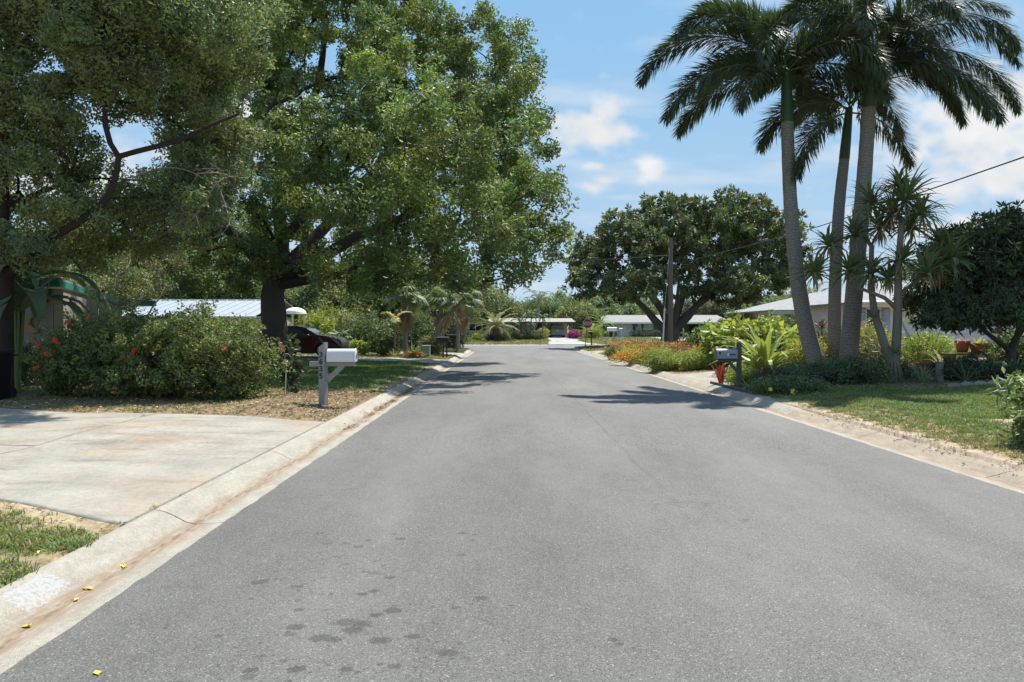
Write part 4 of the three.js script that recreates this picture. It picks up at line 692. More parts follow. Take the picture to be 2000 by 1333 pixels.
// --- palms in front of and behind the far houses
{
  const S = sight;
  featherPalm('date_palm', 'stout date palm with arching yellow green fronds before the far carport house', G3(969, 84), [G3(969, 84), S(968, 658, 84), S(969, 642, 84)], 0.42, 0.36, 26, { Ln: 2.9, bend: 1.25, n: 60, leafL: 0.42, leafW: 0.05, vee: 0.5 }, 71, { m: leafMat(0.3, 0.32, 0.09, 0.42, 0.2), th: [1.45, 0.0], trunkMat: palmBark(0.2, 0.15, 0.1), pale: mat(0.4, 0.38, 0.15, 0.6) });
  featherPalm('bushy_palm', 'dark bushy palm in front of the middle of the far carport house', G3(1018, 88), [G3(1018, 88), S(1018, 650, 88), S(1018, 632, 88)], 0.2, 0.15, 16, { Ln: 2.2, bend: 1.5, n: 44, leafL: 0.4, leafW: 0.06, vee: 0.3 }, 72, { m: leafMat(0.08, 0.12, 0.035, 0.4, 0.3) });
  featherPalm('small_palm', 'small palm at the left side of the carport opening', G3(1037, 88), [G3(1037, 88), S(1037, 640, 88), S(1038, 616, 88)], 0.08, 0.06, 10, { Ln: 1.1, bend: 1.5, n: 26, leafL: 0.32, leafW: 0.06, vee: 0.3 }, 73);
  featherPalm('small_palm', 'small slim palm standing before the carport post', G3(1060, 88), [G3(1060, 88), S(1060, 640, 88), S(1060, 622, 88)], 0.07, 0.05, 9, { Ln: 1.0, bend: 1.6, n: 24, leafL: 0.3, leafW: 0.06, vee: 0.3 }, 74);
  featherPalm('queen_palm', 'tall feathery queen palm with a grey trunk rising behind the far carport house', G3(1050, 108), [G3(1050, 108), S(1051, 620, 108), S(1052, 588, 108)], 0.34, 0.2, 20, { Ln: 3.2, bend: 1.9, n: 60, leafL: 0.55, leafW: 0.05, vee: 0.1, droop: 0.9 }, 75, { m: leafMat(0.2, 0.26, 0.11, 0.45, 0.3), th: [1.4, -0.1], trunkMat: palmBark(0.55, 0.52, 0.47) });
  featherPalm('young_palm', 'yellow green young palm at the left corner of the green house', G3(1174, 97), [G3(1174, 97), S(1174, 650, 97), S(1174, 634, 97)], 0.2, 0.16, 14, { Ln: 2.1, bend: 1.6, n: 36, leafL: 0.45, leafW: 0.07, vee: 0.35 }, 76, { m: leafMat(0.28, 0.33, 0.09, 0.42, 0.2) });
  featherPalm('young_palm', 'low yellowish palm clump behind the stop sign', G3(1150, 92), [G3(1150, 92), S(1150, 655, 92)], 0.1, 0.08, 14, { Ln: 2.0, bend: 1.2, n: 36, leafL: 0.35, leafW: 0.06, vee: 0.35 }, 77, { m: leafMat(0.3, 0.34, 0.08, 0.42, 0.2), th: [1.45, 0.5] });
  fanPalm('grey green fan palm before the left window of the far carport house', G3(901, 83), [G3(901, 83), S(901, 648, 83), S(900, 628, 83)], 0.16, 0.14, 14, 0.65, 78, { stalk: 0.6, m: leafMat(0.22, 0.25, 0.16, 0.4, 0.2), skirt: 8 });
  featherPalm('queen_palm', 'yellowing palm crown rising behind the ridge of the white house', G3(1592, 56), [G3(1592, 56), S(1592, 620, 56), S(1592, 582, 56)], 0.2, 0.15, 16, { Ln: 2.4, bend: 1.7, n: 44, leafL: 0.5, leafW: 0.05, vee: 0.2, droop: 0.8 }, 79, { m: leafMat(0.26, 0.27, 0.08, 0.42, 0.2) });
}
// --- the branched screw pine beside the tall palms
{
  const S = sight, foot = at(9.72, 19), heads = [[1768, 392, 19, 0.95], [1742, 420, 19.3, 0.8], [1800, 420, 18.8, 0.8], [1722, 445, 19.6, 0.75], [1705, 400, 19.9, 0.8], [1762, 512, 19, 0.75], [1835, 520, 19, 0.85], [1860, 505, 18.9, 0.8], [1838, 478, 19.4, 0.7], [1815, 535, 18.5, 0.8], [1735, 545, 19.3, 0.65], [1702, 535, 19.5, 0.65], [1592, 535, 20.2, 0.75], [1620, 480, 20.3, 0.7], [1672, 460, 20.2, 0.7], [1660, 530, 20.2, 0.7], [1780, 445, 19.4, 0.7], [1755, 365, 19.2, 0.6]];
  const t = thing('screw_pine', 'spiky branched screw pine with two pale stems right of the tall palms', 'tree', foot), inv = foot.clone().negate();
  part('trunk', grow([{ pts: [foot, S(1752, 700, 19), S(1756, 620, 19), S(1757, 530, 19), S(1762, 440, 19)], r0: 0.135, r1: 0.07 }, { pts: [S(1750, 725, 19), S(1730, 670, 19.1), S(1712, 615, 19.3), S(1704, 560, 19.5), S(1704, 480, 19.8)], r0: 0.12, r1: 0.06 }, { pts: [S(1756, 608, 19), S(1735, 585, 19), S(1705, 572, 19.2), S(1660, 556, 19.8)], r0: 0.06, r1: 0.035 }, { pts: [S(1757, 575, 19), S(1785, 555, 18.9), S(1820, 530, 18.8)], r0: 0.05, r1: 0.035 }], heads.map(([x, y, d]) => S(x, y, d)), { tip: 0.03, power: 0.3, wig: 0.1, step: 0.3, seed: 55, maxR: 0.06 }).map((g) => g.translate(inv.x, inv.y, inv.z)), bark(0.21, 0.18, 0.14, 0.012), t);
  const props = []; for (let i = 0; i < 11; i++) { const a = i / 11 * 6.283; props.push(tube([V(0.08 * Math.cos(a), 0.62, 0.08 * Math.sin(a)), V(0.17 * Math.cos(a), 0.3, 0.17 * Math.sin(a)), V(0.24 * Math.cos(a), -0.05, 0.24 * Math.sin(a))], [0.016, 0.02, 0.022], 5)); }
  part('prop_roots', props, bark(0.3, 0.26, 0.2, 0.01), t);
  heads.forEach(([x, y, d, s], i) => { const g = merge(rosette({ n: 58, L: s * 1.05, W: 0.075, up: [-0.3, 1.5], bend: 0.9, seed: 560 + i, shape: 1, base: 0.02, segs: 4 })); g.rotateX((i % 3 - 1) * 0.2).rotateZ((i % 5 - 2) * 0.12); part('leaf_head', g, leafMat(0.15, 0.19, 0.06, 0.35, 0.3), t).position.copy(S(x, y, d).add(inv)); const gd = merge(rosette({ n: 9, L: s * 0.7, W: 0.045, up: [-1.2, -0.6], bend: 0.5, seed: 660 + i, shape: 1, base: 0.03, segs: 3 })); part('dead_leaf', gd, dryLeaf, t).position.copy(S(x, y, d).add(inv).add(V(0, -0.06, 0))); });
  // low tufts on the stems
  for (const [x, y, d] of [[1748, 690, 18.85], [1706, 620, 19.2]]) part('leaf_head', rosette({ n: 22, L: 0.5, W: 0.035, up: [-0.2, 1.3], bend: 0.9, seed: 700 + x, shape: 1 }), leafMat(0.15, 0.19, 0.08, 0.35, 0.3), t).position.copy(S(x, y, d).add(inv));
}

// ---------- houses ----------
const font = await new FontLoader().loadAsync('fonts/droid/droid_sans_bold.typeface.json');
const shingleTex = texture(512, 512, (() => { const a = tile((u, v) => fbm2(u * 4, v * 4, 4)), b = tile((u, v) => fbm2(u * 26, v * 20, 3)); return (u, v, o) => { const r = v * 16, row = Math.floor(r), f = r - row, col = Math.floor(u * 10 + (row % 2) * 0.5), t = hash(col % 10, row); const n = 0.72 + 0.1 * a(u, v) + 0.12 * b(u, v) + 0.16 * (t - 0.5) - 0.22 * smoothstep(f, 0.86, 1); o[0] = n; o[1] = n * 0.985; o[2] = n * 0.96; }; })());
const shingle = (r, g, b) => new THREE.MeshStandardMaterial({ color: new THREE.Color().setRGB(r, g, b), map: rep(shingleTex, 0.45), bumpMap: rep(shingleTex, 0.45), bumpScale: 0.01, roughness: 0.92, side: THREE.DoubleSide });
const stucco = (r, g, b) => new THREE.MeshStandardMaterial({ color: new THREE.Color().setRGB(r, g, b), roughness: 0.9, bumpMap: rep(aggTex, 0.7), bumpScale: 0.004 });
// an upright wall facing the street (+z), from (x0, 0) to (x1, h), with openings [x, y, w, h]; gable = extra height at gx
function wall(x0, x1, h, holes = [], z = 0, t = 0.2, gable) {
  const s = new THREE.Shape(); s.moveTo(x0, -0.3); s.lineTo(x1, -0.3); s.lineTo(x1, h); if (gable) s.lineTo(gable[0], gable[1]); s.lineTo(x0, h); s.closePath();
  for (const [x, y, w, hh] of holes) { const p = new THREE.Path(); p.moveTo(x, y); p.lineTo(x, y + hh); p.lineTo(x + w, y + hh); p.lineTo(x + w, y); p.closePath(); s.holes.push(p); }
  return boxUV(new THREE.ExtrudeGeometry(s, { depth: t, bevelEnabled: false }).translate(0, 0, z - t));
}
function windowPart(parent, [x, y, w, h], z, { frame = M.white, panes = 1, sill = true, glass = glassDark, rows = 1 } = {}) {
  const f = 0.06, bars = [box(w, f, 0.1, x + w / 2, y + f / 2, z - 0.05), box(w, f, 0.1, x + w / 2, y + h - f / 2, z - 0.05), box(f, h - 2 * f, 0.1, x + f / 2, y + h / 2, z - 0.05), box(f, h - 2 * f, 0.1, x + w - f / 2, y + h / 2, z - 0.05)];
  for (let i = 1; i < panes; i++) bars.push(box(f, h - 2 * f, 0.08, x + (w * i) / panes, y + h / 2, z - 0.055));
  for (let i = 1; i < rows; i++) bars.push(box(w - 2 * f, 0.035, 0.07, x + w / 2, y + (h * i) / rows, z - 0.056));
  const win = part('window', bars, frame, parent);
  for (let i = 0; i < panes; i++) part('pane', box(w / panes - f, h - 2 * f, 0.012, x + (w * (i + 0.5)) / panes, y + h / 2, z - 0.075), glass, win);
  if (sill) part('sill', box(w + 0.16, 0.05, 0.12, x + w / 2, y - 0.027, z + 0.03), frame, win);
  return win;
}
// a sloping roof sheet through four corners, with thickness
function sheet(a, b, c, d, t = 0.1) {
  const n = V(0, 0, 0).crossVectors(b.clone().sub(a), d.clone().sub(a)).normalize(); if (n.y < 0) n.negate(); const dn = n.clone().multiplyScalar(-t), q = [a, b, c, d], lo = q.map((p) => p.clone().add(dn)), T = new Tri();
  T.quad(...q); T.quad(...lo.slice().reverse()); for (let i = 0; i < 4; i++) T.quad(q[i], lo[i], lo[(i + 1) % 4], q[(i + 1) % 4]);
  const g = T.geo(), p = g.attributes.position, ux = b.clone().sub(a).normalize(), uy = V(0, 0, 0).crossVectors(n, ux), uv = new Float32Array(p.count * 2), v = V(0, 0, 0);
  for (let i = 0; i < p.count; i++) { v.fromBufferAttribute(p, i).sub(a); uv[i * 2] = v.dot(ux); uv[i * 2 + 1] = v.dot(uy); }
  g.setAttribute('uv', new THREE.BufferAttribute(uv, 2)); return g;
}
// --- far house with the carport
{
  const D = 95, y0 = gh(1, D), t = thing('carport_house', 'low cream house at the street end with grey roof and open carport', 'house', V(0, y0, -D));
  const cream = stucco(0.5, 0.44, 0.32), roof = shingle(0.42, 0.39, 0.35), trim = mat(0.035, 0.06, 0.05, 0.6);
  part('wall', wall(-2.1, 4.6, 2.05, [[0.1, 0.75, 1.9, 1.1], [2.9, 0.9, 1.1, 0.9], [3.95, 0, 0.0001, 0.0001]].slice(0, 2)), cream, t); windowPart(t, [0.1, 0.75, 1.9, 1.1], -0.02, { panes: 2 }); windowPart(t, [2.9, 0.9, 1.1, 0.9], -0.02, { panes: 2 });
  part('wall', wall(-5.6, -2.1, 1.95, [[-4.75, 0.85, 1.65, 0.95]], 2, 0.2, [-3.85, 2.5]), stucco(0.56, 0.5, 0.36), t); windowPart(t, [-4.75, 0.85, 1.65, 0.95], 1.98, { panes: 2 });
  for (const x of [-5.02, -2.83]) part('shutter', [box(0.42, 1.0, 0.04, x, 1.32, 2.022), ...[...Array(7)].map((_, i) => box(0.34, 0.05, 0.02, x, 0.95 + i * 0.125, 2.045))], trim, t);
  part('wall', [box(0.2, 2.3, 9, -5.5, 0.85, -4.7), box(0.2, 2.3, 6, 4.7, 0.85, -3.2), box(3.4, 2.35, 0.2, 6.3, 0.9, -6.2), box(0.2, 2.3, 2, -2.2, 0.85, 0.9)], cream, t);
  part('door', [box(0.85, 1.9, 0.06, 4.22, 0.93, 0.03), box(0.6, 0.5, 0.03, 4.22, 1.4, 0.065)], mat(0.03, 0.035, 0.04, 0.5), t);
  part('roof', [sheet(V(-2.4, 2.0, 1.5), V(8.4, 2.0, 1.5), V(8.4, 2.52, -4.2), V(-2.4, 2.52, -4.2)), sheet(V(-2.4, 2.0, -10), V(8.4, 2.0, -10), V(8.4, 2.52, -4.2), V(-2.4, 2.52, -4.2)), sheet(V(-6, 1.93, 2.5), V(-3.85, 2.57, 2.5), V(-3.85, 2.57, -8), V(-6, 1.93, -8)), sheet(V(-1.6, 1.93, 2.5), V(-3.85, 2.57, 2.5), V(-3.85, 2.57, -8), V(-1.6, 1.93, -8))], roof, t);
  part('fascia', [box(10.9, 0.16, 0.05, 3, 1.9, 1.54), tube([V(-6, 1.84, 2.53), V(-3.85, 2.48, 2.53), V(-1.6, 1.84, 2.53)], [0.07, 0.07, 0.07], 4)], trim, t);
  for (const x of [7.75, 8.15]) part('carport_post', box(0.1, 1.85, 0.1, x, 0.92, 1.2), trim, t);
  part('carport_floor', box(3.3, 0.08, 8, 6.3, -0.02, -2.4), paleConcrete, t); part('chimney', box(0.5, 0.6, 0.5, -1.2, 2.6, -5), stucco(0.6, 0.58, 0.52), t);
}
// --- the green house behind the magnolia
{
  const D = 105, y0 = gh(20, D), t = thing('green_house', 'pale roofed sage green house with a white garage door behind the magnolia', 'house', V(0, y0, -D)), green = stucco(0.13, 0.2, 0.13), roof = shingle(0.36, 0.355, 0.34);
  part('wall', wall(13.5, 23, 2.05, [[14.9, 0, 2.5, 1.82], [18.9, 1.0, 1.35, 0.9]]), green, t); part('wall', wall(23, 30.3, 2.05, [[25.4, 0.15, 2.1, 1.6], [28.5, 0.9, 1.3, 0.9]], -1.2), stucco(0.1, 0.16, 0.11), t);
  part('wall', [box(0.2, 2.3, 9, 13.4, 0.85, -4.7), box(0.2, 2.3, 8, 30.4, 0.85, -5.4), box(0.2, 2.3, 1.2, 23, 0.85, -0.7)], green, t);
  const d = part('garage_door', box(2.5, 1.82, 0.06, 16.15, 0.91, -0.06), M.white, t); for (let r = 0; r < 4; r++) for (let c = 0; c < 4; c++) part('panel', box(0.5, 0.34, 0.02, 15.22 + c * 0.62, 0.25 + r * 0.45, -0.022, 0.008), M.white, d);
  windowPart(t, [18.9, 1.0, 1.35, 0.9], -0.02, { glass: mat(0.66, 0.7, 0.72, 0.6), rows: 4 }); windowPart(t, [25.4, 0.15, 2.1, 1.6], -1.22, { panes: 2, frame: green, sill: false }); windowPart(t, [28.5, 0.9, 1.3, 0.9], -1.22, { glass: mat(0.7, 0.74, 0.76, 0.6), rows: 4 });
  part('roof', [sheet(V(12.9, 2.02, 1), V(31, 2.02, 1), V(30.4, 3.1, -4.8), V(13.5, 3.1, -4.8)), sheet(V(12.9, 2.02, -10), V(31, 2.02, -10), V(30.4, 3.1, -4.8), V(13.5, 3.1, -4.8))], roof, t);
  part('fascia', box(18.1, 0.2, 0.05, 21.95, 1.9, 1.03), M.white, t); for (const x of [23.3, 24.3, 27.9]) part('porch_post', box(0.1, 1.9, 0.1, x, 0.95, 0.5), M.white, t);
  part('door', box(0.9, 1.8, 0.05, 24.4, 0.9, -1.17), mat(0.03, 0.06, 0.05, 0.5), t);
  for (const x of [14.5, 17.7]) part('wall_lamp', [box(0.1, 0.18, 0.1, x, 1.65, 0.06), cyl(0.03, 0.07, 0.06, 8, x, 1.74, 0.06)], M.white, t);
}
{ // flag on a staff by the garage
  const t = thing('house_flag', 'small striped flag hanging on a slanted staff by the white garage door', 'flag', V(18.15, gh(18, 105) + 0.6, -104.6)); part('staff', bar(V(0, 0.3, 0), V(0.35, 1.45, 0.5), 0.02), M.offWhite, t);
  const cl = part('cloth', box(0.75, 0.95, 0.015, 0.1, 0.75, 0.42), mat(0.55, 0.5, 0.46, 0.8), t); for (let i = 0; i < 4; i++) part('stripe', box(0.08, 0.95, 0.01, -0.18 + i * 0.17, 0.75, 0.434), mat(0.45, 0.06, 0.06, 0.8), cl); part('canton', box(0.3, 0.4, 0.01, -0.1, 1.02, 0.441), mat(0.05, 0.07, 0.2, 0.8), cl); cl.rotation.z = 0.25;
}
{ // the far pale roof between the green and the white house
  const D = 78, t = thing('far_house', 'pale roofed low house half hidden between the green house and the white house', 'house', V(0, gh(31, D), -D)); part('wall', wall(24.5, 32, 2.2, [[27, 0.9, 1.4, 1]]), M.offWhite, t); windowPart(t, [27, 0.9, 1.4, 1], -0.02); part('roof', [sheet(V(24, 2.2, 0.7), V(32.5, 2.2, 0.7), V(32, 2.9, -4), V(24.5, 2.9, -4)), sheet(V(24, 2.2, -8), V(32.5, 2.2, -8), V(32, 2.9, -4), V(24.5, 2.9, -4))], shingle(0.55, 0.57, 0.58), t);
}
// --- the white house on the right
{
  const y0 = gh(18, 36), t = thing('white_house', 'white house with a pale grey roof and blue shutters behind the tall palms', 'house', V(0, y0, -40)), white = stucco(0.7, 0.7, 0.68), roof = shingle(0.38, 0.39, 0.4), blue = mat(0.3, 0.4, 0.56, 0.6), cream = mat(0.62, 0.56, 0.44, 0.7);
  part('wall', [wall(14.7, 22, 2.2, [], -0.03), box(0.2, 2.5, 8, 14.82, 0.95, -4.3)], white, t);
  for (let i = 0; i < 11; i++) part('siding_board', box(7.3, 0.19, 0.03, 18.36, 0.12 + i * 0.196, 0.0).rotateX(0), mat(0.6 + 0.03 * (i % 3), 0.6 + 0.03 * (i % 3), 0.59, 0.7), t).rotation.x = -0.002 * (i % 2);
  const z = 6.8;
  part('wall', wall(15.6, 27.5, 2.4, [[15.75, 1.2, 0.7, 0.95], [19.0, 1.1, 1.2, 0.95], [23, 1.1, 1.4, 0.95]], z), white, t); part('wall', [box(0.2, 2.7, 8, 15.7, 1.05, z - 4.3), box(0.2, 2.7, 8, 27.4, 1.05, z - 4.3)], white, t);
  windowPart(t, [15.75, 1.2, 0.7, 0.95], z - 0.02, { rows: 2 }); windowPart(t, [19.0, 1.1, 1.2, 0.95], z - 0.02, { panes: 2 }); windowPart(t, [23, 1.1, 1.4, 0.95], z - 0.02, { panes: 2 });
  for (const x of [15.56, 16.64, 18.7, 20.5]) { const s = part('shutter', box(0.32, 1.1, 0.04, x, 1.66, z + 0.024), blue, t); part('raised_panel', [box(0.2, 0.42, 0.02, x, 1.4, z + 0.052, 0.008), box(0.2, 0.42, 0.02, x, 1.92, z + 0.052, 0.008)], mat(0.36, 0.46, 0.62, 0.6), s); }
  part('roof', [sheet(V(13.7, 2.23, 0.7), V(22, 2.23, 0.7), V(22, 3.4, -3.6), V(18, 3.4, -3.6)), sheet(V(13.7, 2.23, 0.7), V(13.7, 2.23, -8), V(18, 3.4, -3.65), V(18, 3.4, -3.6)), sheet(V(13.7, 2.23, -8), V(22, 2.23, -8), V(22, 3.4, -3.6), V(18, 3.4, -3.6)), sheet(V(15.1, 2.42, z + 0.6), V(28, 2.42, z + 0.6), V(25, 3.62, z - 4), V(18.6, 3.62, z - 4)), sheet(V(15.1, 2.42, z + 0.6), V(15.1, 2.42, z - 8.6), V(18.6, 3.62, z - 4.05), V(18.6, 3.62, z - 4)), sheet(V(15.1, 2.42, z - 8.6), V(28, 2.42, z - 8.6), V(25, 3.62, z - 4), V(18.6, 3.62, z - 4))], roof, t);
  part('fascia', [box(12.9, 0.2, 0.05, 21.55, 2.27, z + 0.62), box(8.3, 0.18, 0.05, 17.85, 2.09, 0.72)], cream, t); part('gutter', tube([V(15.1, 2.38, z + 0.69), V(28, 2.38, z + 0.69)], [0.06, 0.06], 8), M.white, t);
  part('flood_lamp', [cyl(0.06, 0.09, 0.1, 10, 17.3, 1.9, 0.25)], M.black, t); part('planter_box', box(4, 0.35, 0.5, 21.5, 0.3, z + 0.6), mat(0.12, 0.09, 0.08, 0.8), t);
}
// --- the house with the green trim at the left: one wall faces the street's near end, the other runs back towards the oak
{
  const y0 = gh(-14, 22), t = thing('green_trimmed_house', 'beige flat roofed house with teal roof edging behind the flowering bush', 'house', V(0, y0, 0)), wallM = stucco(0.26, 0.245, 0.22), teal = mat(0.015, 0.2, 0.15, 0.5), A = V(-10.95, 0, -18.35), B = V(-15.55, 0, -30.2), len = A.distanceTo(B), ang = Math.atan2(-(B.z - A.z), B.x - A.x);
  part('wall', wall(-18, -10.97, 2.3, [[-13.3, 0.9, 1.0, 1.0]], -18.35), wallM, t); windowPart(t, [-13.3, 0.9, 1.0, 1.0], -18.37);
  const side = new THREE.Group(); const along = (g) => g.rotateY(ang + Math.PI).translate(B.x, 0, B.z);      // local x runs from B to A, +z faces the street
  part('wall', along(wall(0, len - 0.02, 2.3, [[len - 4.4, 1.12, 0.75, 0.75], [2.2, 1.0, 1.0, 0.95]], 0)), wallM, t);
  for (const [x, y, w, h] of [[len - 4.4, 1.12, 0.75, 0.75], [2.2, 1.0, 1.0, 0.95]]) { const wn = windowPart(t, [x, y, w, h], -0.02, { frame: mat(0.42, 0.38, 0.3, 0.7) }); wn.rotation.y = ang + Math.PI; wn.position.set(B.x, 0, B.z); const s = part('shutter', along(box(0.34, h + 0.14, 0.04, x - 0.2, y + h / 2, 0.024)), mat(0.015, 0.09, 0.06, 0.6), t); }
  const out = [V(-18.6, 0, -17.8), V(-10.5, 0, -17.8), V(-15.15, 0, -29.9), V(-14.9, 0, -32.2), V(-18.6, 0, -34)], s = new THREE.Shape(); out.forEach((p, i) => (i ? s.lineTo(p.x, -p.z) : s.moveTo(p.x, -p.z))); s.closePath();
  part('roof', new THREE.ExtrudeGeometry(s, { depth: 0.06, bevelEnabled: false }).rotateX(-Math.PI / 2).translate(0, 2.46, 0), shingle(0.3, 0.29, 0.27), t); part('soffit', new THREE.ExtrudeGeometry(s, { depth: 0.02, bevelEnabled: false }).rotateX(-Math.PI / 2).translate(0, 2.285, 0), M.offWhite, t);
  for (let i = 0; i < 3; i++) { const a = out[i], b = out[i + 1], d = b.clone().sub(a), l = d.length(); part('fascia', box(l + 0.02, 0.16, 0.04).rotateY(Math.atan2(-d.z, d.x)).translate((a.x + b.x) / 2, 2.385, (a.z + b.z) / 2), teal, t); }
}
{ // crescent moon ornament
  const s = new THREE.Shape(); s.absarc(0, 0, 0.2, 0.7, 5.2, false); s.absarc(0.085, 0.06, 0.165, 4.85, 0.95, true); s.closePath();
  const t = thing('moon_ornament', 'tan crescent moon ornament hanging on the beige gable wall', 'wall ornament', V(-11.4, 1.72, -18.3)); part('crescent', new THREE.ExtrudeGeometry(s, { depth: 0.03, bevelEnabled: true, bevelSize: 0.012, bevelThickness: 0.012, bevelSegments: 2, curveSegments: 24 }), mat(0.3, 0.19, 0.1, 0.6), t);
  part('face_relief', [new THREE.SphereGeometry(0.035, 10, 8).translate(-0.11, 0.02, 0.045), new THREE.SphereGeometry(0.02, 8, 6).translate(-0.1, 0.1, 0.04)], mat(0.36, 0.24, 0.12, 0.6), t);
}
// --- the building with the white metal roof
{
  const D = 44, y0 = gh(-17, D), t = thing('metal_roofed_house', 'low tan building with a bright white standing seam metal roof', 'house', V(0, y0, -D)), tan = stucco(0.5, 0.45, 0.34), metal = mat(0.33, 0.37, 0.41, 0.5);
  part('wall', [wall(-22.5, -14.6, 2.1, [[-17.4, 0.9, 1.3, 0.9]]), box(0.2, 2.4, 8, -14.7, 0.9, -4.2)], tan, t); windowPart(t, [-17.4, 0.9, 1.3, 0.9], -0.02);
  for (let i = 0; i < 14; i++) { const x = -22.9 + i * 0.61; part('roof_panel', [sheet(V(x, 2.12, 0.6), V(x + 0.6, 2.12, 0.6), V(x + 0.6, 3.2, -5), V(x, 3.2, -5), 0.03), bar(V(x + 0.605, 2.14, 0.6), V(x + 0.605, 3.22, -5), 0.03, 5)], metal, t); }
  part('roof', sheet(V(-22.9, 2.1, -10.5), V(-14.36, 2.1, -10.5), V(-14.36, 3.2, -5.02), V(-22.9, 3.2, -5.02), 0.04), metal, t); part('ridge_cap', bar(V(-22.9, 3.22, -5.0), V(-14.36, 3.22, -5.0), 0.06, 6), metal, t); part('gutter', bar(V(-22.9, 2.05, 0.66), V(-14.36, 2.05, 0.66), 0.07, 6), M.white, t);
}
{ // white arbor behind the car
  const D = 46, x = ((577 - 991) / FOCAL) * D, t = thing('garden_arbor', 'small white domed garden canopy on posts behind the maroon car', 'arbor', at(x, D));
  const dome = []; for (let i = 0; i <= 10; i++) dome.push(new THREE.Vector2(0.66 * Math.cos(i / 10 * Math.PI / 2) + 0.001, 2.25 + 0.38 * Math.sin(i / 10 * Math.PI / 2))); part('canopy', new THREE.LatheGeometry(dome, 28), M.white, t); part('rim', new THREE.TorusGeometry(0.66, 0.03, 6, 28).rotateX(Math.PI / 2).translate(0, 2.25, 0), M.white, t);
  for (const [a, b] of [[-0.5, 0.3], [0.0, 0.55], [0.45, -0.35], [-0.3, -0.5]]) part('post', cyl(0.06, 0.055, 2.3, 10, a, 0, b), M.white, t);
}

// ---------- cars ----------
// body: a side outline drawn out to the car's width, drawn in above the belt line and at the ends
function carBody({ outline, W, belt, top, half, holes = [], inAbove = 0.2, nose = 0.16 }) {
  const s = new THREE.Shape(); outline.forEach(([x, y], i) => (i ? s.lineTo(x, y) : s.moveTo(x, y))); s.closePath();
  const fit = (g) => { const p = g.attributes.position; for (let i = 0; i < p.count; i++) { const x = p.getX(i), y = p.getY(i); let z = p.getZ(i); z *= 1 - inAbove * clamp((y - belt) / (top - belt), 0, 1.1); z *= 1 - nose * smoothstep(Math.abs(x), half * 0.62, half) ** 1.5; z *= 1 - 0.05 * smoothstep(-y, -0.55, -0.25); p.setZ(i, z); } g.computeVertexNormals(); return g; };
  return { body: fit(new THREE.ExtrudeGeometry(s, { depth: W - 0.16, bevelEnabled: true, bevelSize: 0.05, bevelThickness: 0.08, bevelSegments: 3, steps: 4 }).translate(0, 0, -(W - 0.16) / 2)), fit };
}
const smoothLine = (pts, n) => new THREE.CatmullRomCurve3(pts.map(([x, y]) => V(x, y, 0)), false, 'catmullrom', 0.4).getPoints(n).map((p) => [p.x, p.y]);
const panelOn = (fit, pts, z, t = 0.02) => { const s = new THREE.Shape(); pts.forEach(([x, y], i) => (i ? s.lineTo(x, y) : s.moveTo(x, y))); s.closePath(); return fit(new THREE.ExtrudeGeometry(s, { depth: t, bevelEnabled: false, steps: 1 }).translate(0, 0, z)); };
function wheel(parent, x, z, r, out) {
  const w = part('wheel', new THREE.TorusGeometry(r * 0.8, r * 0.2, 8, 28).scale(1, 1, 1.3), M.rubber, parent); w.position.set(x, r, z);
  const spokes = [new THREE.CylinderGeometry(r * 0.64, r * 0.64, 0.04, 24).rotateX(Math.PI / 2).translate(0, 0, out * 0.02)]; const rim = part('rim', spokes, M.blackMatte, w);
  const sp = [new THREE.TorusGeometry(r * 0.63, 0.018, 6, 28).translate(0, 0, out * 0.06)]; for (let i = 0; i < 7; i++) { const a = i / 7 * 6.283; sp.push(box(r * 0.58, 0.045, 0.025, r * 0.32, 0, out * 0.06).rotateZ(a)); } sp.push(new THREE.CylinderGeometry(0.05, 0.05, 0.03, 12).rotateX(Math.PI / 2).translate(0, 0, out * 0.065)); part('spokes', sp, M.steel, w); return w;
}
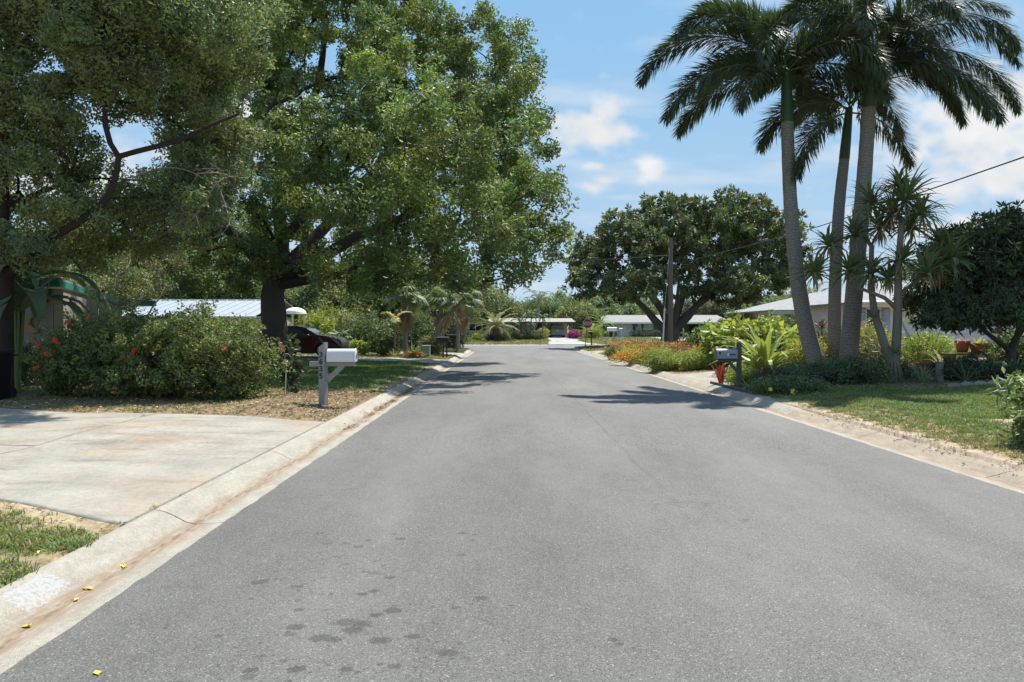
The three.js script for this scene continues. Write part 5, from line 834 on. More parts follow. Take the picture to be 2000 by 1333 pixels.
{
  const D = 36.6, t = thing('maroon_car', 'dark maroon sedan parked on the second driveway behind the white mailbox', 'car', at(-10.15, D, 0.02), -0.02);
  const upper = smoothLine([[-2.28, 0.78], [-2.2, 0.97], [-1.7, 1.03], [-1.25, 1.2], [-0.6, 1.4], [0.1, 1.43], [0.6, 1.33], [1.15, 1.02], [1.6, 0.95], [2.1, 0.84], [2.3, 0.66]], 44);
  const arch = (cx, r) => Array.from({ length: 9 }, (_, i) => { const a = (i / 8) * Math.PI; return [cx + r * Math.cos(a), 0.32 + r * Math.sin(a)]; });
  const outline = [[-2.3, 0.3], ...upper, [2.34, 0.45], [2.3, 0.24], [1.42 + 0.38, 0.22], ...arch(1.42, 0.36), [1.42 - 0.37, 0.2], [-1.36 + 0.37, 0.2], ...arch(-1.36, 0.36), [-1.36 - 0.38, 0.24]];
  const paint = new THREE.MeshPhysicalMaterial({ color: new THREE.Color().setRGB(0.055, 0.004, 0.008), roughness: 0.4, clearcoat: 1, clearcoatRoughness: 0.05, side: THREE.DoubleSide }), { body, fit } = carBody({ outline, W: 1.78, belt: 0.92, top: 1.43, half: 2.3 });
  part('body', body, paint, t); const tint = new THREE.MeshPhysicalMaterial({ color: new THREE.Color().setRGB(0.05, 0.08, 0.06), roughness: 0.04 });
  for (const s of [1, -1]) {
    const z = s > 0 ? 0.885 : -0.905;
    part('side_window', panelOn(fit, [[-0.28, 0.97], [0.88, 0.96], [0.45, 1.24], [0.05, 1.335], [-0.28, 1.35]], z), tint, t); part('side_window', panelOn(fit, [[-0.36, 0.97], [-0.36, 1.345], [-0.62, 1.31], [-1.15, 1.12], [-1.3, 1.0], [-1.2, 0.98]], z), tint, t);
    const d = part('door', panelOn(fit, [[-0.3, 0.26], [0.98, 0.26], [0.98, 0.88], [-0.3, 0.91]], s > 0 ? 0.883 : -0.9, 0.018), paint, t); part('handle', box(0.2, 0.035, 0.04, -0.12, 0.8, s * 0.915, 0.012), M.chrome, d);
    const d2 = part('door', panelOn(fit, [[-1.0, 0.42], [-0.92, 0.26], [-0.33, 0.26], [-0.33, 0.91], [-1.25, 0.93]], s > 0 ? 0.883 : -0.9, 0.018), paint, t); part('handle', box(0.2, 0.035, 0.04, -1.02, 0.82, s * 0.915, 0.012), M.chrome, d2);
    part('mirror', new THREE.SphereGeometry(0.1, 12, 8).scale(1, 0.75, 1).translate(0.8, 1.0, s * 0.96), paint, t); part('headlight', new THREE.SphereGeometry(0.14, 12, 8).scale(1.3, 0.6, 0.8).translate(2.1, 0.72, s * 0.62), M.chrome, t); part('tail_light', box(0.1, 0.18, 0.32, -2.24, 0.84, s * 0.6, 0.03), mat(0.4, 0.01, 0.01, 0.3), t);
    part('rocker_trim', panelOn(fit, [[-0.9, 0.2], [0.98, 0.2], [0.98, 0.255], [-0.9, 0.255]], s > 0 ? 0.89 : -0.91), M.blackMatte, t);
    for (const x of [1.42, -1.36]) wheel(t, x, s * 0.8, 0.32, s);
  }
  part('windshield', sheet(V(0.68, 1.315, 0.58), V(0.68, 1.315, -0.58), V(1.2, 1.03, -0.66), V(1.2, 1.03, 0.66), 0.01).translate(0.012, 0.016, 0), tint, t); part('rear_window', sheet(V(-0.72, 1.375, 0.56), V(-0.72, 1.375, -0.56), V(-1.45, 1.13, -0.64), V(-1.45, 1.13, 0.64), 0.01).translate(-0.01, 0.014, 0), tint, t);
}
{
  const t = thing('silver_suv', 'silver hatchback seen from behind, parked under the far carport', 'car', V(6.3, gh(6.3, 95) + 0.05, -97)), paint = new THREE.MeshPhysicalMaterial({ color: new THREE.Color().setRGB(0.3, 0.31, 0.32), roughness: 0.4, clearcoat: 0.6, clearcoatRoughness: 0.08, side: THREE.DoubleSide });
  const arch = (cx, r) => Array.from({ length: 7 }, (_, i) => { const a = (i / 6) * Math.PI; return [cx + r * Math.cos(a), 0.34 + r * Math.sin(a)]; });
  const outline = [[-2.2, 0.36], ...smoothLine([[-2.2, 0.9], [-2.0, 1.3], [-1.75, 1.56], [-0.6, 1.66], [0.4, 1.6], [1.1, 1.12], [1.9, 0.98], [2.2, 0.7]], 30), [2.2, 0.3], [1.75, 0.28], ...arch(1.36, 0.38), [0.96, 0.26], [-0.95, 0.26], ...arch(-1.34, 0.38), [-1.74, 0.28]];
  const { body, fit } = carBody({ outline, W: 1.82, belt: 1.0, top: 1.66, half: 2.2, inAbove: 0.17, nose: 0.1 }), g = new THREE.Group(); const turn = Math.PI / 2;
  part('body', body.rotateY(turn), paint, t); part('rear_window', sheet(V(-0.6, 1.5, 1.83), V(0.6, 1.5, 1.83), V(0.68, 1.12, 2.12), V(-0.68, 1.12, 2.12), 0.01).translate(0, 0.02, 0.03), glassDark, t);
  for (const s of [1, -1]) { part('tail_light', box(0.16, 0.34, 0.08, s * 0.7, 0.98, 2.13, 0.03), mat(0.5, 0.03, 0.03, 0.3), t); part('side_window', panelOn(fit, [[-1.6, 1.06], [0.9, 1.06], [0.35, 1.52], [-1.5, 1.5]], s > 0 ? 0.9 : -0.92).rotateY(turn), glassDark, t); for (const x of [1.36, -1.34]) { const w = wheel(t, 0, 0, 0.33, s); w.rotation.y = turn; w.position.set(s * 0.82, 0.33, -x); } part('mirror', new THREE.SphereGeometry(0.11, 10, 8).translate(s * 0.98, 1.12, -0.8), paint, t); }
  part('bumper', box(1.5, 0.24, 0.12, 0, 0.46, 2.18, 0.05), mat(0.06, 0.06, 0.065, 0.6), t); part('number_plate', box(0.32, 0.16, 0.02, 0, 0.86, 2.26), M.offWhite, t);
}

// ---------- street furniture ----------
const boxShell = (L, w, h, r) => { const s = new THREE.Shape(); s.moveTo(-w / 2, 0); s.lineTo(w / 2, 0); s.lineTo(w / 2, h - r); s.absarc(0, h - r, w / 2, 0, Math.PI, false); s.closePath(); return new THREE.ExtrudeGeometry(s, { depth: L - 0.02, bevelEnabled: true, bevelSize: 0.01, bevelThickness: 0.01, bevelSegments: 2, curveSegments: 14 }).rotateY(Math.PI / 2).translate(-L / 2 + 0.01, 0, 0); };
{ // 3635
  const t = thing('mailbox', 'white mailbox on a grey post numbered 3635 beside the near driveway', 'mailbox', at(-3.5, 14.4)), wood = new THREE.MeshStandardMaterial({ color: new THREE.Color().setRGB(0.25, 0.245, 0.235), roughness: 0.8, bumpMap: rep(barkTex, 3, 1), bumpScale: 0.002 });
  const ps = new THREE.Shape(); ps.moveTo(-0.06, -0.2); ps.lineTo(0.06, -0.2); ps.lineTo(0.06, 1.18); ps.lineTo(-0.06, 1.08); ps.closePath();
  const turn = -0.35, post = part('post', boxUV(new THREE.ExtrudeGeometry(ps, { depth: 0.116, bevelEnabled: true, bevelSize: 0.004, bevelThickness: 0.004, bevelSegments: 1 }).translate(0, 0, -0.058)).rotateY(turn), wood, t);
  [...'3635'].forEach((c, i) => part('numeral', new TextGeometry(c, { font, size: 0.102, depth: 0.006, curveSegments: 5 }).translate(-0.046, 1.0 - i * 0.134 - 0.1, 0.066).rotateY(turn), M.black, post));
  part('arm', [box(0.86, 0.09, 0.09, 0.17, 0.775, 0).translate(0, 0, -0.02)], wood, t); part('brace', box(0.09, 0.42, 0.075, 0, 0, -0.02).rotateZ(-0.8).translate(0.22, 0.6, 0), wood, t);
  const b = part('mail_box', boxShell(0.52, 0.2, 0.225, 0.1).translate(0.34, 0.825, -0.02), new THREE.MeshStandardMaterial({ color: new THREE.Color().setRGB(0.62, 0.62, 0.62), roughness: 0.4 }), t); part('door', boxShell(0.018, 0.212, 0.235, 0.1).translate(0.612, 0.82, -0.02), M.white, b); part('decal', box(0.004, 0.11, 0.07, 0.634, 0.92, -0.02), mat(0.12, 0.2, 0.5, 0.5), b);
}
{ // grey mailbox at the right flower bed
  const t = thing('mailbox', 'weathered grey mailbox on a dark wooden post at the edge of the right flower bed', 'mailbox', at(5.98, 19.5)), wood = bark(0.1, 0.09, 0.075, 0.006);
  part('post', box(0.11, 1.25, 0.11, 0, 0.52, 0, 0.008), wood, t); part('post_cap', new THREE.ConeGeometry(0.09, 0.06, 4).rotateY(Math.PI / 4).translate(0, 1.17, 0), wood, t); part('arm', box(0.6, 0.09, 0.09, -0.24, 0.72, 0), wood, t); part('brace', box(0.07, 0.42, 0.07).rotateZ(0.75).translate(-0.16, 0.56, 0), wood, t);
  const b = part('mail_box', boxShell(0.54, 0.18, 0.23, 0.09).translate(-0.33, 0.77, 0), mat(0.27, 0.285, 0.3, 0.45, { metalness: 0.3 }), t); part('door', boxShell(0.02, 0.195, 0.24, 0.09).translate(-0.61, 0.765, 0), mat(0.14, 0.15, 0.16, 0.5), b); part('flag_arm', box(0.16, 0.03, 0.012, -0.2, 0.86, 0.1), M.black, b); part('number_label', box(0.06, 0.06, 0.005, -0.3, 0.86, 0.098), M.offWhite, b); part('latch_plate', box(0.05, 0.06, 0.006, -0.52, 0.9, 0.098), M.black, b);
}
{ // the others along the street
  const far = (label, x, D, m, { h = 1.05, post = M.black, L: Ln = 0.5, twin } = {}) => { const t = thing('mailbox', label, 'mailbox', at(x, D), 0, 'mailboxes farther up the street'); part('post', twin ? [box(0.08, h, 0.08, -0.08, h / 2 - 0.1, 0), box(0.08, h, 0.08, 0.1, h / 2 - 0.1, 0)] : box(0.1, h, 0.1, 0, h / 2 - 0.1, 0), post, t); const b = part('mail_box', boxShell(Ln, 0.2, 0.24, 0.1).translate(-0.12, h - 0.12, 0), m, t); part('door', boxShell(0.02, 0.21, 0.25, 0.1).translate(Ln / 2 - 0.1, h - 0.125, 0), m, b); return t; };
  far('black mailbox on twin black posts beside the leaning fan palm', -3.32, 40.2, M.black, { twin: true, h: 0.98, L: 0.62 });
  far('large black box shaped mailbox beyond the twin posted one, left of the street', -3.7, 52.5, M.blackMatte, { h: 1.0, L: 0.8 });
  far('thin dark mailbox post on the grass just right of the stop sign', 8.1, 73, M.black, { h: 1.1, L: 0.3 });
  far('white mailbox on a pale grey post left of the flower bed', 6.95, 49.5, M.white, { h: 1.45, L: 0.6, post: M.greyPaint });
  far('small white capped post mailbox near the green house drive', 10.6, 70, M.white, { h: 1.25, L: 0.28, post: M.white });
}
{ // stop sign
  const t = thing('stop_sign', 'red octagonal stop sign on a thin post at the street corner', 'traffic sign', at(6.55, 64)), c = V(0.22, 1.98, 0.04), oct = (r, z, d) => new THREE.CylinderGeometry(r, r, d, 8).rotateY(Math.PI / 8).rotateX(Math.PI / 2).translate(c.x, c.y, z);
  part('post', tube([V(0, -0.2, 0), V(0.24, 2.35, 0)], [0.03, 0.03], 6), mat(0.16, 0.18, 0.16, 0.6), t); const p = part('sign_plate', oct(0.43, 0.04, 0.012), M.white, t); part('red_face', oct(0.4, 0.048, 0.01), mat(0.5, 0.02, 0.025, 0.45), p);
  const g = new TextGeometry('STOP', { font, size: 0.25, depth: 0.006, curveSegments: 6 }); g.computeBoundingBox(); g.translate(-(g.boundingBox.max.x + g.boundingBox.min.x) / 2, -0.125, 0).scale(0.86, 1.15, 1).translate(c.x, c.y, 0.054); part('lettering', g, M.white, p);
}
{ // wooden pole and the wire
  const t = thing('utility_pole', 'weathered wooden utility pole standing in front of the magnolia', 'utility pole', at(12.08, 56)); part('pole', tube([V(0, -0.3, 0), V(0, 4, 0), V(0, 7.95, 0)], [0.2, 0.18, 0.155], 12), bark(0.13, 0.112, 0.095, 0.01), t); part('insulator', [cyl(0.05, 0.05, 0.16, 8, 0.14, 5.9, 0.1), cyl(0.05, 0.05, 0.16, 8, -0.14, 7.0, 0.1)], M.greyPaint, t); part('guy_guard', tube([V(-0.75, -0.1, 0.9), V(-0.6, 2.7, 0.75)], [0.06, 0.06], 8), mat(0.6, 0.58, 0.52, 0.6), t); part('guy_wire', bar(V(-0.6, 2.7, 0.75), V(-0.05, 7.6, 0.05), 0.012, 4), M.steel, t);
  const a = V(13.6, 6.35, -62.2), w = []; for (let i = 0; i <= 24; i++) { const k = i / 24, D = lerp(55.9, -4, k); w.push(V(12.1 + 1.75 * Math.min(1, k * 2.6), 6.35 + 0.3 * k - 0.9 * 4 * k * (1 - k) * 0.35, -D)); }
  const wt = thing('overhead_wire', 'dark overhead cable sloping across the sky behind the tall palms', 'cable'); part('wire', tube(w, w.map(() => 0.021), 6), M.black, wt);
  const v = []; for (let i = 0; i <= 16; i++) { const k = i / 16; v.push(V(lerp(12, -26, k), 7.1 + 0.3 * k - 2.4 * k * (1 - k), -56 - 9 * k)); } part('wire', tube(v, v.map(() => 0.014), 5), M.black, thing('overhead_wire', 'thin dark service wire running left from the utility pole past the magnolia', 'cable'));
}
{ // black cart at the left edge
  const t = thing('trash_cart', 'black lidded trash cart beside the flowering bush at the left edge', 'trash cart', at(-10.2, 14.35)), s = new THREE.Shape(); s.moveTo(-0.3, 0.04); s.lineTo(0.3, 0.04); s.lineTo(0.36, 0.86); s.lineTo(-0.36, 0.86); s.closePath();
  part('bin', new THREE.ExtrudeGeometry(s, { depth: 0.6, bevelEnabled: true, bevelSize: 0.03, bevelThickness: 0.03, bevelSegments: 2 }).translate(0.2, 0, -0.4), M.black, t); part('lid', box(0.86, 0.06, 0.78, 0.2, 0.92, -0.1, 0.028).rotateZ(0.03), mat(0.025, 0.025, 0.03, 0.4), t); part('handle', bar(V(-0.2, 0.85, -0.55), V(0.6, 0.85, -0.55), 0.02), M.black, t); for (const x of [-0.12, 0.5]) part('wheel', new THREE.CylinderGeometry(0.12, 0.12, 0.06, 16).rotateZ(Math.PI / 2).translate(x, 0.1, -0.5), M.rubber, t);
}
{ // garden stake
  const t = thing('garden_stake', 'small round brown lantern on a thin white stake beside the flowering bush', 'garden ornament', at(-4.72, 16.1)); part('stake', bar(V(0, -0.1, 0), V(0.02, 0.62, 0), 0.008), M.white, t); part('lantern', [new THREE.SphereGeometry(0.085, 12, 10).scale(1, 0.85, 1).translate(0.02, 0.68, 0)], mat(0.22, 0.11, 0.06, 0.5), t); part('hanger', new THREE.TorusGeometry(0.09, 0.006, 5, 18, 3.6).translate(0.02, 0.8, 0), M.greyPaint, t);
}
{ // green cable box
  const t = thing('utility_box', 'pale green utility pedestal among the bromeliads left of the street', 'utility box', at(((832 - 991) / FOCAL) * 38.9, 38.9)); part('cabinet', box(0.42, 0.62, 0.36, 0, 0.28, 0, 0.04), mat(0.2, 0.34, 0.24, 0.6), t); part('cap', box(0.46, 0.08, 0.4, 0, 0.61, 0, 0.03), mat(0.22, 0.37, 0.26, 0.6), t); part('door_panel', box(0.32, 0.42, 0.02, 0, 0.28, 0.185, 0.006), mat(0.18, 0.31, 0.22, 0.6), t);
}
{ // ribbed edging, scalloped border stones, stakes and pots
  const edgeM = mat(0.13, 0.12, 0.105, 0.9), t = thing('garden_edging', 'black ribbed plastic edging along the curb under the right mailbox', 'garden edging', V(0, 0, 0)); const pieces = []; for (let i = 0; i < 36; i++) { const k = i / 35, x = lerp(5.67, 5.72, k), D = lerp(21, 17.6, k); pieces.push(at(x, D)); } pieces.forEach((p) => part('rib', cyl(0.035, 0.035, 0.1, 7, p.x, p.y - 0.03, p.z), edgeM, t));
  const b = thing('stone_border', 'row of scalloped pale concrete edging stones behind the right lawn', 'stone border', V(0, 0, 0)); for (let i = 0; i < 11; i++) { const p = at(10.15 + i * 0.29, 17.15 - 0.02 * i), s = new THREE.Shape(); s.moveTo(-0.135, -0.06); s.lineTo(0.135, -0.06); s.lineTo(0.135, 0.06); s.absarc(0, 0.06, 0.135, 0, Math.PI, false); s.closePath(); part('edging_stone', new THREE.ExtrudeGeometry(s, { depth: 0.05, bevelEnabled: true, bevelSize: 0.008, bevelThickness: 0.008, bevelSegments: 1, curveSegments: 8 }).scale(1, 0.42 + 0.05 * (i % 3), 1).translate(p.x, p.y, p.z), mat(0.26 + 0.03 * (i % 4), 0.25 + 0.03 * (i % 4), 0.22 + 0.03 * (i % 3), 0.95), b); }
  const w = thing('wooden_stake', 'short square grey wooden stake among the dark spiky plants', 'post', at(10.55, 18.4)); part('stake', box(0.13, 0.5, 0.13, 0, 0.2, 0, 0.01), bark(0.22, 0.21, 0.19, 0.006), w); part('cap', box(0.15, 0.03, 0.15, 0, 0.465, 0), bark(0.2, 0.19, 0.17, 0.006), w);
  const pot = (name, label, px, D, r, h, col, plant, raise = 0) => { const p = at(((px - 991) / FOCAL) * D, D, raise), g = thing(name, label, 'plant pot', p), pr = [[0.001, 0], [r * 0.68, 0], [r * 0.95, h * 0.82], [r * 1.08, h * 0.82], [r * 1.1, h], [r * 0.95, h], [r * 0.88, h * 0.8], [0.001, h * 0.78]].map(([a, c]) => new THREE.Vector2(a, c)); part('pot', new THREE.LatheGeometry(pr, 24), col, g); if (plant) part('plant', rosette(plant[0]).map((q) => q.translate(0, h * 0.8, 0)), plant[1], g); return g; };
  const terra = mat(0.36, 0.13, 0.07, 0.85);
  pot('terracotta_pot', 'terracotta pot with a spiky pale plant before the white house, left of the pots', 1884, 22.4, 0.2, 0.34, terra, [{ n: 24, L: 0.4, W: 0.03, up: [0, 1.2], bend: 1.3, seed: 31 }, leafMat(0.4, 0.26, 0.2, 0.3)], 0.5);
  pot('terracotta_pot', 'wide terracotta planter right of the spiky potted plant', 1917, 22.4, 0.28, 0.3, mat(0.4, 0.17, 0.09, 0.85), [{ n: 18, L: 0.35, W: 0.04, up: [0.5, 1.4], bend: 0.8, seed: 32 }, yellowLeaf], 0.5); pot('ochre_pot', 'round ochre pot under the dark tree at the right', 1942, 20.3, 0.22, 0.34, mat(0.4, 0.24, 0.06, 0.8), [{ n: 22, L: 0.3, W: 0.05, up: [0.2, 1.3], bend: 1, seed: 33 }, strapGreen]);
  { const b = thing('plant_bench', 'low dark wooden bench carrying the two terracotta pots', 'bench', at(((1902 - 991) / FOCAL) * 22.4, 22.4)); const dk = bark(0.12, 0.1, 0.085, 0.004); for (let i = 0; i < 3; i++) part('slat', box(1.5, 0.04, 0.17, 0, 0.475, -0.19 + i * 0.19, 0.006), dk, b); for (const x of [-0.65, 0.65]) part('leg', box(0.09, 0.5, 0.5, x, 0.2, 0), dk, b); }
  const urn = thing('white_urn', 'small white urn planter before the green house', 'plant pot', at(19.7, 104)); part('urn', new THREE.LatheGeometry([[0.001, 0], [0.22, 0], [0.1, 0.15], [0.1, 0.25], [0.32, 0.55], [0.36, 0.6], [0.3, 0.6], [0.001, 0.5]].map(([a, c]) => new THREE.Vector2(a, c)), 18), M.white, urn); part('plant', rosette({ n: 14, L: 0.4, W: 0.05, seed: 34 }).map((q) => q.translate(0, 0.5, 0)), strapGreen, urn);
}
{ // yellow fallen leaves on the curb and street
  const lm = new THREE.MeshStandardMaterial({ color: new THREE.Color().setRGB(0.62, 0.5, 0.06), roughness: 0.7, side: THREE.DoubleSide }), cy = (x) => { const w = LE - x; return w < 0 ? 0.02 : w < 0.3 ? -0.012 : lerp(0, 0.1, clamp((w - 0.36) / 0.25, 0, 1)); };
  const rows = [[172, 1146, 'yellow leaf in the gutter nearest the white curb paint', 0.07], [147, 1167, 'small yellow leaf in the gutter just below its brighter neighbour', 0.05], [47, 1220, 'pale leaf at the far left in the near gutter', 0.06], [240, 1103, 'yellow brown leaf in the gutter farthest up the curb', 0.065], [665, 1104, 'tiny yellow leaf alone on the asphalt', 0.032], [185, 1324, 'yellow leaf on the asphalt at the bottom edge', 0.06]];
  rows.forEach(([px, py, label, s], i) => { const D = (FOCAL * 1.595) / (py - 644), x = ((px - 991) / FOCAL) * D, t = thing('fallen_leaf', label, 'leaf', V(x, cy(x) + 0.003, -D), i * 1.7), T = new Tri(); leaf(T, V(-s / 2, 0, 0), V(1, 0.03, 0).normalize(), V(0, 1, 0), s, s * 0.5, null, 0.12, 0.05); leaf(T, V(-s / 2, 0, 0), V(0.8, 0.05, 0.6).normalize(), V(0, 1, 0), s * 0.6, s * 0.34, null, 0.3, 0.1); part('blade', T.geo(), lm, t); part('stalk', bar(V(-s / 2, 0.001, 0), V(-s * 0.9, 0.006, 0.006), 0.0016, 4), lm, t); });
}

// ---------- shrubs, flowers, beds ----------
const petal = (r, n, seed, cup = 0.35) => { const T = new Tri(), R = rng(seed); for (let i = 0; i < n; i++) { const a = (i / n) * 6.283 + R() * 0.3, d = V(Math.cos(a), cup, Math.sin(a)).normalize(); leaf(T, V(0, 0, 0), d, V(0, 1, 0), r, r * 0.8, null, -0.1, 0.15); } return T.geo(); };
function domePoints(n, rx, h, rz, seed, shell = 2.6, rough = 0.28) {
  const R = rng(seed), o = [];
  while (o.length < n) { const d = randDir(R), k = R() ** (1 / shell) * (1 + rough * N3(d.x * 1.8 + seed, d.y * 1.8, d.z * 1.8) + 0.17 * N3(d.x * 5, d.y * 5 + seed, d.z * 5)); if (k > 0.55 && N3(d.x * rx * 2.6, d.y * h * 2.6 + seed, d.z * rz * 2.6) < -0.22) continue; const p = V(d.x * rx * k, h * 0.45 + d.y * h * 0.55 * k, d.z * rz * k); if (p.y > 0.04) o.push(p); }
  return o;
}
function shrub(name, label, category, pos, [rx, h, rz], n, geo, scale, m, seed, { group, spread = 0.3, warm = 0.14, stems = 7, blossoms, shell, rough, upright = false, shoots = 0 } = {}) {
  const t = thing(name, label, category, pos, 0, group), R = rng(seed), pts = domePoints(n, rx, h, rz, seed, shell, rough); for (let i = 0; i < shoots; i++) { const p = pts[Math.floor(R() * n)], d = V(p.x / rx, 0.9 + R(), p.z / rz).normalize(), l = 0.1 + 0.25 * R(); if (p.y > h * 0.3) for (let k = 1; k < 6; k++) pts.push(p.clone().addScaledVector(d, (k / 5) * l * 1.3).add(randDir(R).multiplyScalar(0.03))); } const mats = [], cols = [];
  for (const p of pts) { const q = upright ? yawQ(R() * 6.283, (R() - 0.5) * 0.7, (R() - 0.5) * 0.7) : randQ(R); mats.push(mtx(p, q, scale * (0.7 + 0.6 * R()))); cols.push(tint(R, spread, warm).multiplyScalar(1 + 0.25 * N3(p.x * 1.7 / rx, p.y * 2 / h, p.z * 1.7 / rz + seed))); }
  const st = []; for (let i = 0; i < stems; i++) { const p = pts[i * 3 % pts.length], b = V(p.x * 0.12, -0.05, p.z * 0.12); st.push(tube([b, b.clone().lerp(p, 0.5).add(V(0, h * 0.08, 0)), p], [0.014 * h + 0.008, 0.008 * h + 0.005, 0.004], 5)); }
  if (stems) part('stem', st, M.greyBark, t);
  instances('foliage', geo, m, mats, cols, t);
  if (blossoms) { const bp = domePoints(blossoms.n, rx * 1.04, h * 1.04, rz * 1.04, seed + 5, 14, rough).filter((p) => p.y > h * (blossoms.from ?? 0.35)); instances('blossom', petal(blossoms.r, 5, seed), blossoms.m, bp.map((p) => mtx(p, randQ(R), 0.7 + 0.6 * R())), null, t); }
  return t;
}
const redPetal = leafMat(0.6, 0.045, 0.025, 0.3, 0.05), orangePetal = leafMat(0.85, 0.33, 0.05, 0.3, 0.1), yellowPetal = leafMat(0.85, 0.68, 0.05, 0.3, 0.1), pinkPetal = leafMat(0.7, 0.03, 0.4, 0.3, 0.1), paleBlue = leafMat(0.5, 0.58, 0.75, 0.3, 0.1);
const bushLeaf = leafMat(0.155, 0.2, 0.034, 0.4, 0.3), bushSprig = sprig(17, 0.066, 0.033, 0.095, 30), groundLeaf = leafMat(0.09, 0.14, 0.04, 0.4, 0.3), limeLeaf = leafMat(0.34, 0.41, 0.06, 0.45, 0.15), midLeaf = leafMat(0.13, 0.19, 0.045, 0.42, 0.35), deepLeaf = leafMat(0.055, 0.09, 0.03, 0.35, 0.4), oliveLeaf = leafMat(0.2, 0.21, 0.07, 0.4, 0.25), goldLeaf = leafMat(0.4, 0.38, 0.07, 0.42, 0.25), rustLeaf = leafMat(0.42, 0.13, 0.03, 0.4, 0.3), redLeaf = leafMat(0.3, 0.05, 0.025, 0.35, 0.3), plumLeaf = leafMat(0.13, 0.03, 0.045, 0.3, 0.5), orangeLeaf = leafMat(0.75, 0.25, 0.03, 0.42, 0.3);
const needleSprig = sprig(22, 0.11, 0.014, 0.14, 28), tinySprig = sprig(18, 0.07, 0.03, 0.16, 29);
// the big flowering bush beside the near driveway
{
  const c = at(-7.15, 15.75), t = shrub('flowering_bush', 'wide flowering bush with scattered red blooms beside the near driveway', 'bush', c, [2.2, 1.78, 1.3], 5200, bushSprig, 1, bushLeaf, 81, { stems: 16, spread: 0.5, shell: 2.4, rough: 0.26, shoots: 170 });
  const spots = [[175, 621], [262, 687], [110, 665], [93, 692], [72, 719], [242, 699], [440, 680], [137, 629], [75, 674]];
  spots.forEach(([px, py], i) => { const f = part('flower', [petal(0.055, 7, 900 + i, 0.3), petal(0.04, 6, 950 + i, 0.9).rotateY(0.5).translate(0.03, 0.015, 0), petal(0.035, 5, 970 + i, 0.5).translate(-0.05, -0.02, 0.02)], redPetal, t), D = 14.55 + 0.5 * (py < 640), p = sight(px, py, D).sub(c); f.position.copy(p); f.rotation.set(0.9, i, 0.3); part('flower_centre', new THREE.SphereGeometry(0.012, 8, 6).translate(0, 0.012, 0), rustLeaf, f); });
  for (const [px, py] of [[332, 644], [433, 652], [237, 658]]) part('pale_flower', petal(0.05, 5, px), paleBlue, t).position.copy(sight(px, py, 14.75).sub(c));
  shrub('flowering_bush', 'small left hand mound of bush beside the black cart', 'bush', at(-9.05, 15.4), [0.5, 1.25, 0.5], 600, bushSprig, 0.92, bushLeaf, 83, { spread: 0.34, shoots: 30 }); const c2 = at(-5.45, 15.3); shrub('flowering_bush', 'smaller right hand mound of bush beside the mailbox lawn', 'bush', c2, [0.6, 1.3, 0.6], 700, bushSprig, 1, bushLeaf, 82, { spread: 0.34, shell: 3, shoots: 40 });
  const c3 = at(-4.8, 16.6), h = thing('hibiscus', 'small dark leaved plant with one red flower between the bush and the car', 'flowering plant', c3); part('stem', [bar(V(0, 0, 0), V(0.05, 0.95, 0), 0.012), bar(V(0.02, 0.5, 0), V(0.18, 0.8, 0.05), 0.009)], M.greyBark, h); const R = rng(4), ms = domePoints(36, 0.24, 1.0, 0.22, 84).map((p) => mtx(p.add(V(0, 0.15, 0)), randQ(R), 0.9)); instances('foliage', broadSprig, deepLeaf, ms, null, h); const f = part('flower', petal(0.11, 6, 85, 0.1), redPetal, h); f.position.set(-0.1, 1.02, 0.16); f.rotation.x = 1;
}
// giant strap leaves at the left edge
{
  const t = thing('banana_plant', 'large torn leaved banana like plant over the black cart at the left edge', 'tropical plant', at(-10.9, 16.9)), R = rng(91);
  for (let i = 0; i < 18; i++) {
    const Ln = 1.6 + 0.7 * R(), up = 0.1 + 1.1 * (i / 18), segs = 9, g = strap({ L: Ln, W: 0.46, up: up, bend: 2.3, segs, fold: 0.14, shape: 0 }); const st = tube([V(0, 0, 0), V(0.08 + 0.1 * R(), 0.75 + 0.5 * R(), 0)], [0.045, 0.02], 6), top = V(0.14, 1.7 + 0.75 * R(), 0);
    const p = g.attributes.position; for (let k = 0; k < p.count; k += 3) { if (R() < 0.2) for (let j = 0; j < 3; j++) p.setY(k + j, p.getY(k + j) - 0.07 * R()); }
    g.translate(top.x, top.y, 0); g.computeVertexNormals(); const az = i * 2.4 + R(); const l = part('leaf', turned(g, az), leafMat(0.06, 0.1 + 0.03 * R(), 0.045, 0.35, 0.5), t); part('leaf_stalk', turned(tube([V(0, -0.1, 0), V(top.x * 0.6, top.y * 0.6, 0), top], [0.045, 0.032, 0.02], 6), az), frondStem, l);
  }
  const f = part('flower', rosette({ n: 9, L: 0.16, W: 0.035, up: [0.2, 1.2], bend: 0.3, seed: 92 }), orangePetal, t), q = sight(107, 512, 16.6).sub(t.position); f.position.copy(q); part('flower_stalk', tube([V(0, 0, 0), V(-0.2, -0.7, -0.1), V(-0.45, -1.5, -0.1)], [0.012, 0.016, 0.02], 5), frondStem, f);
}
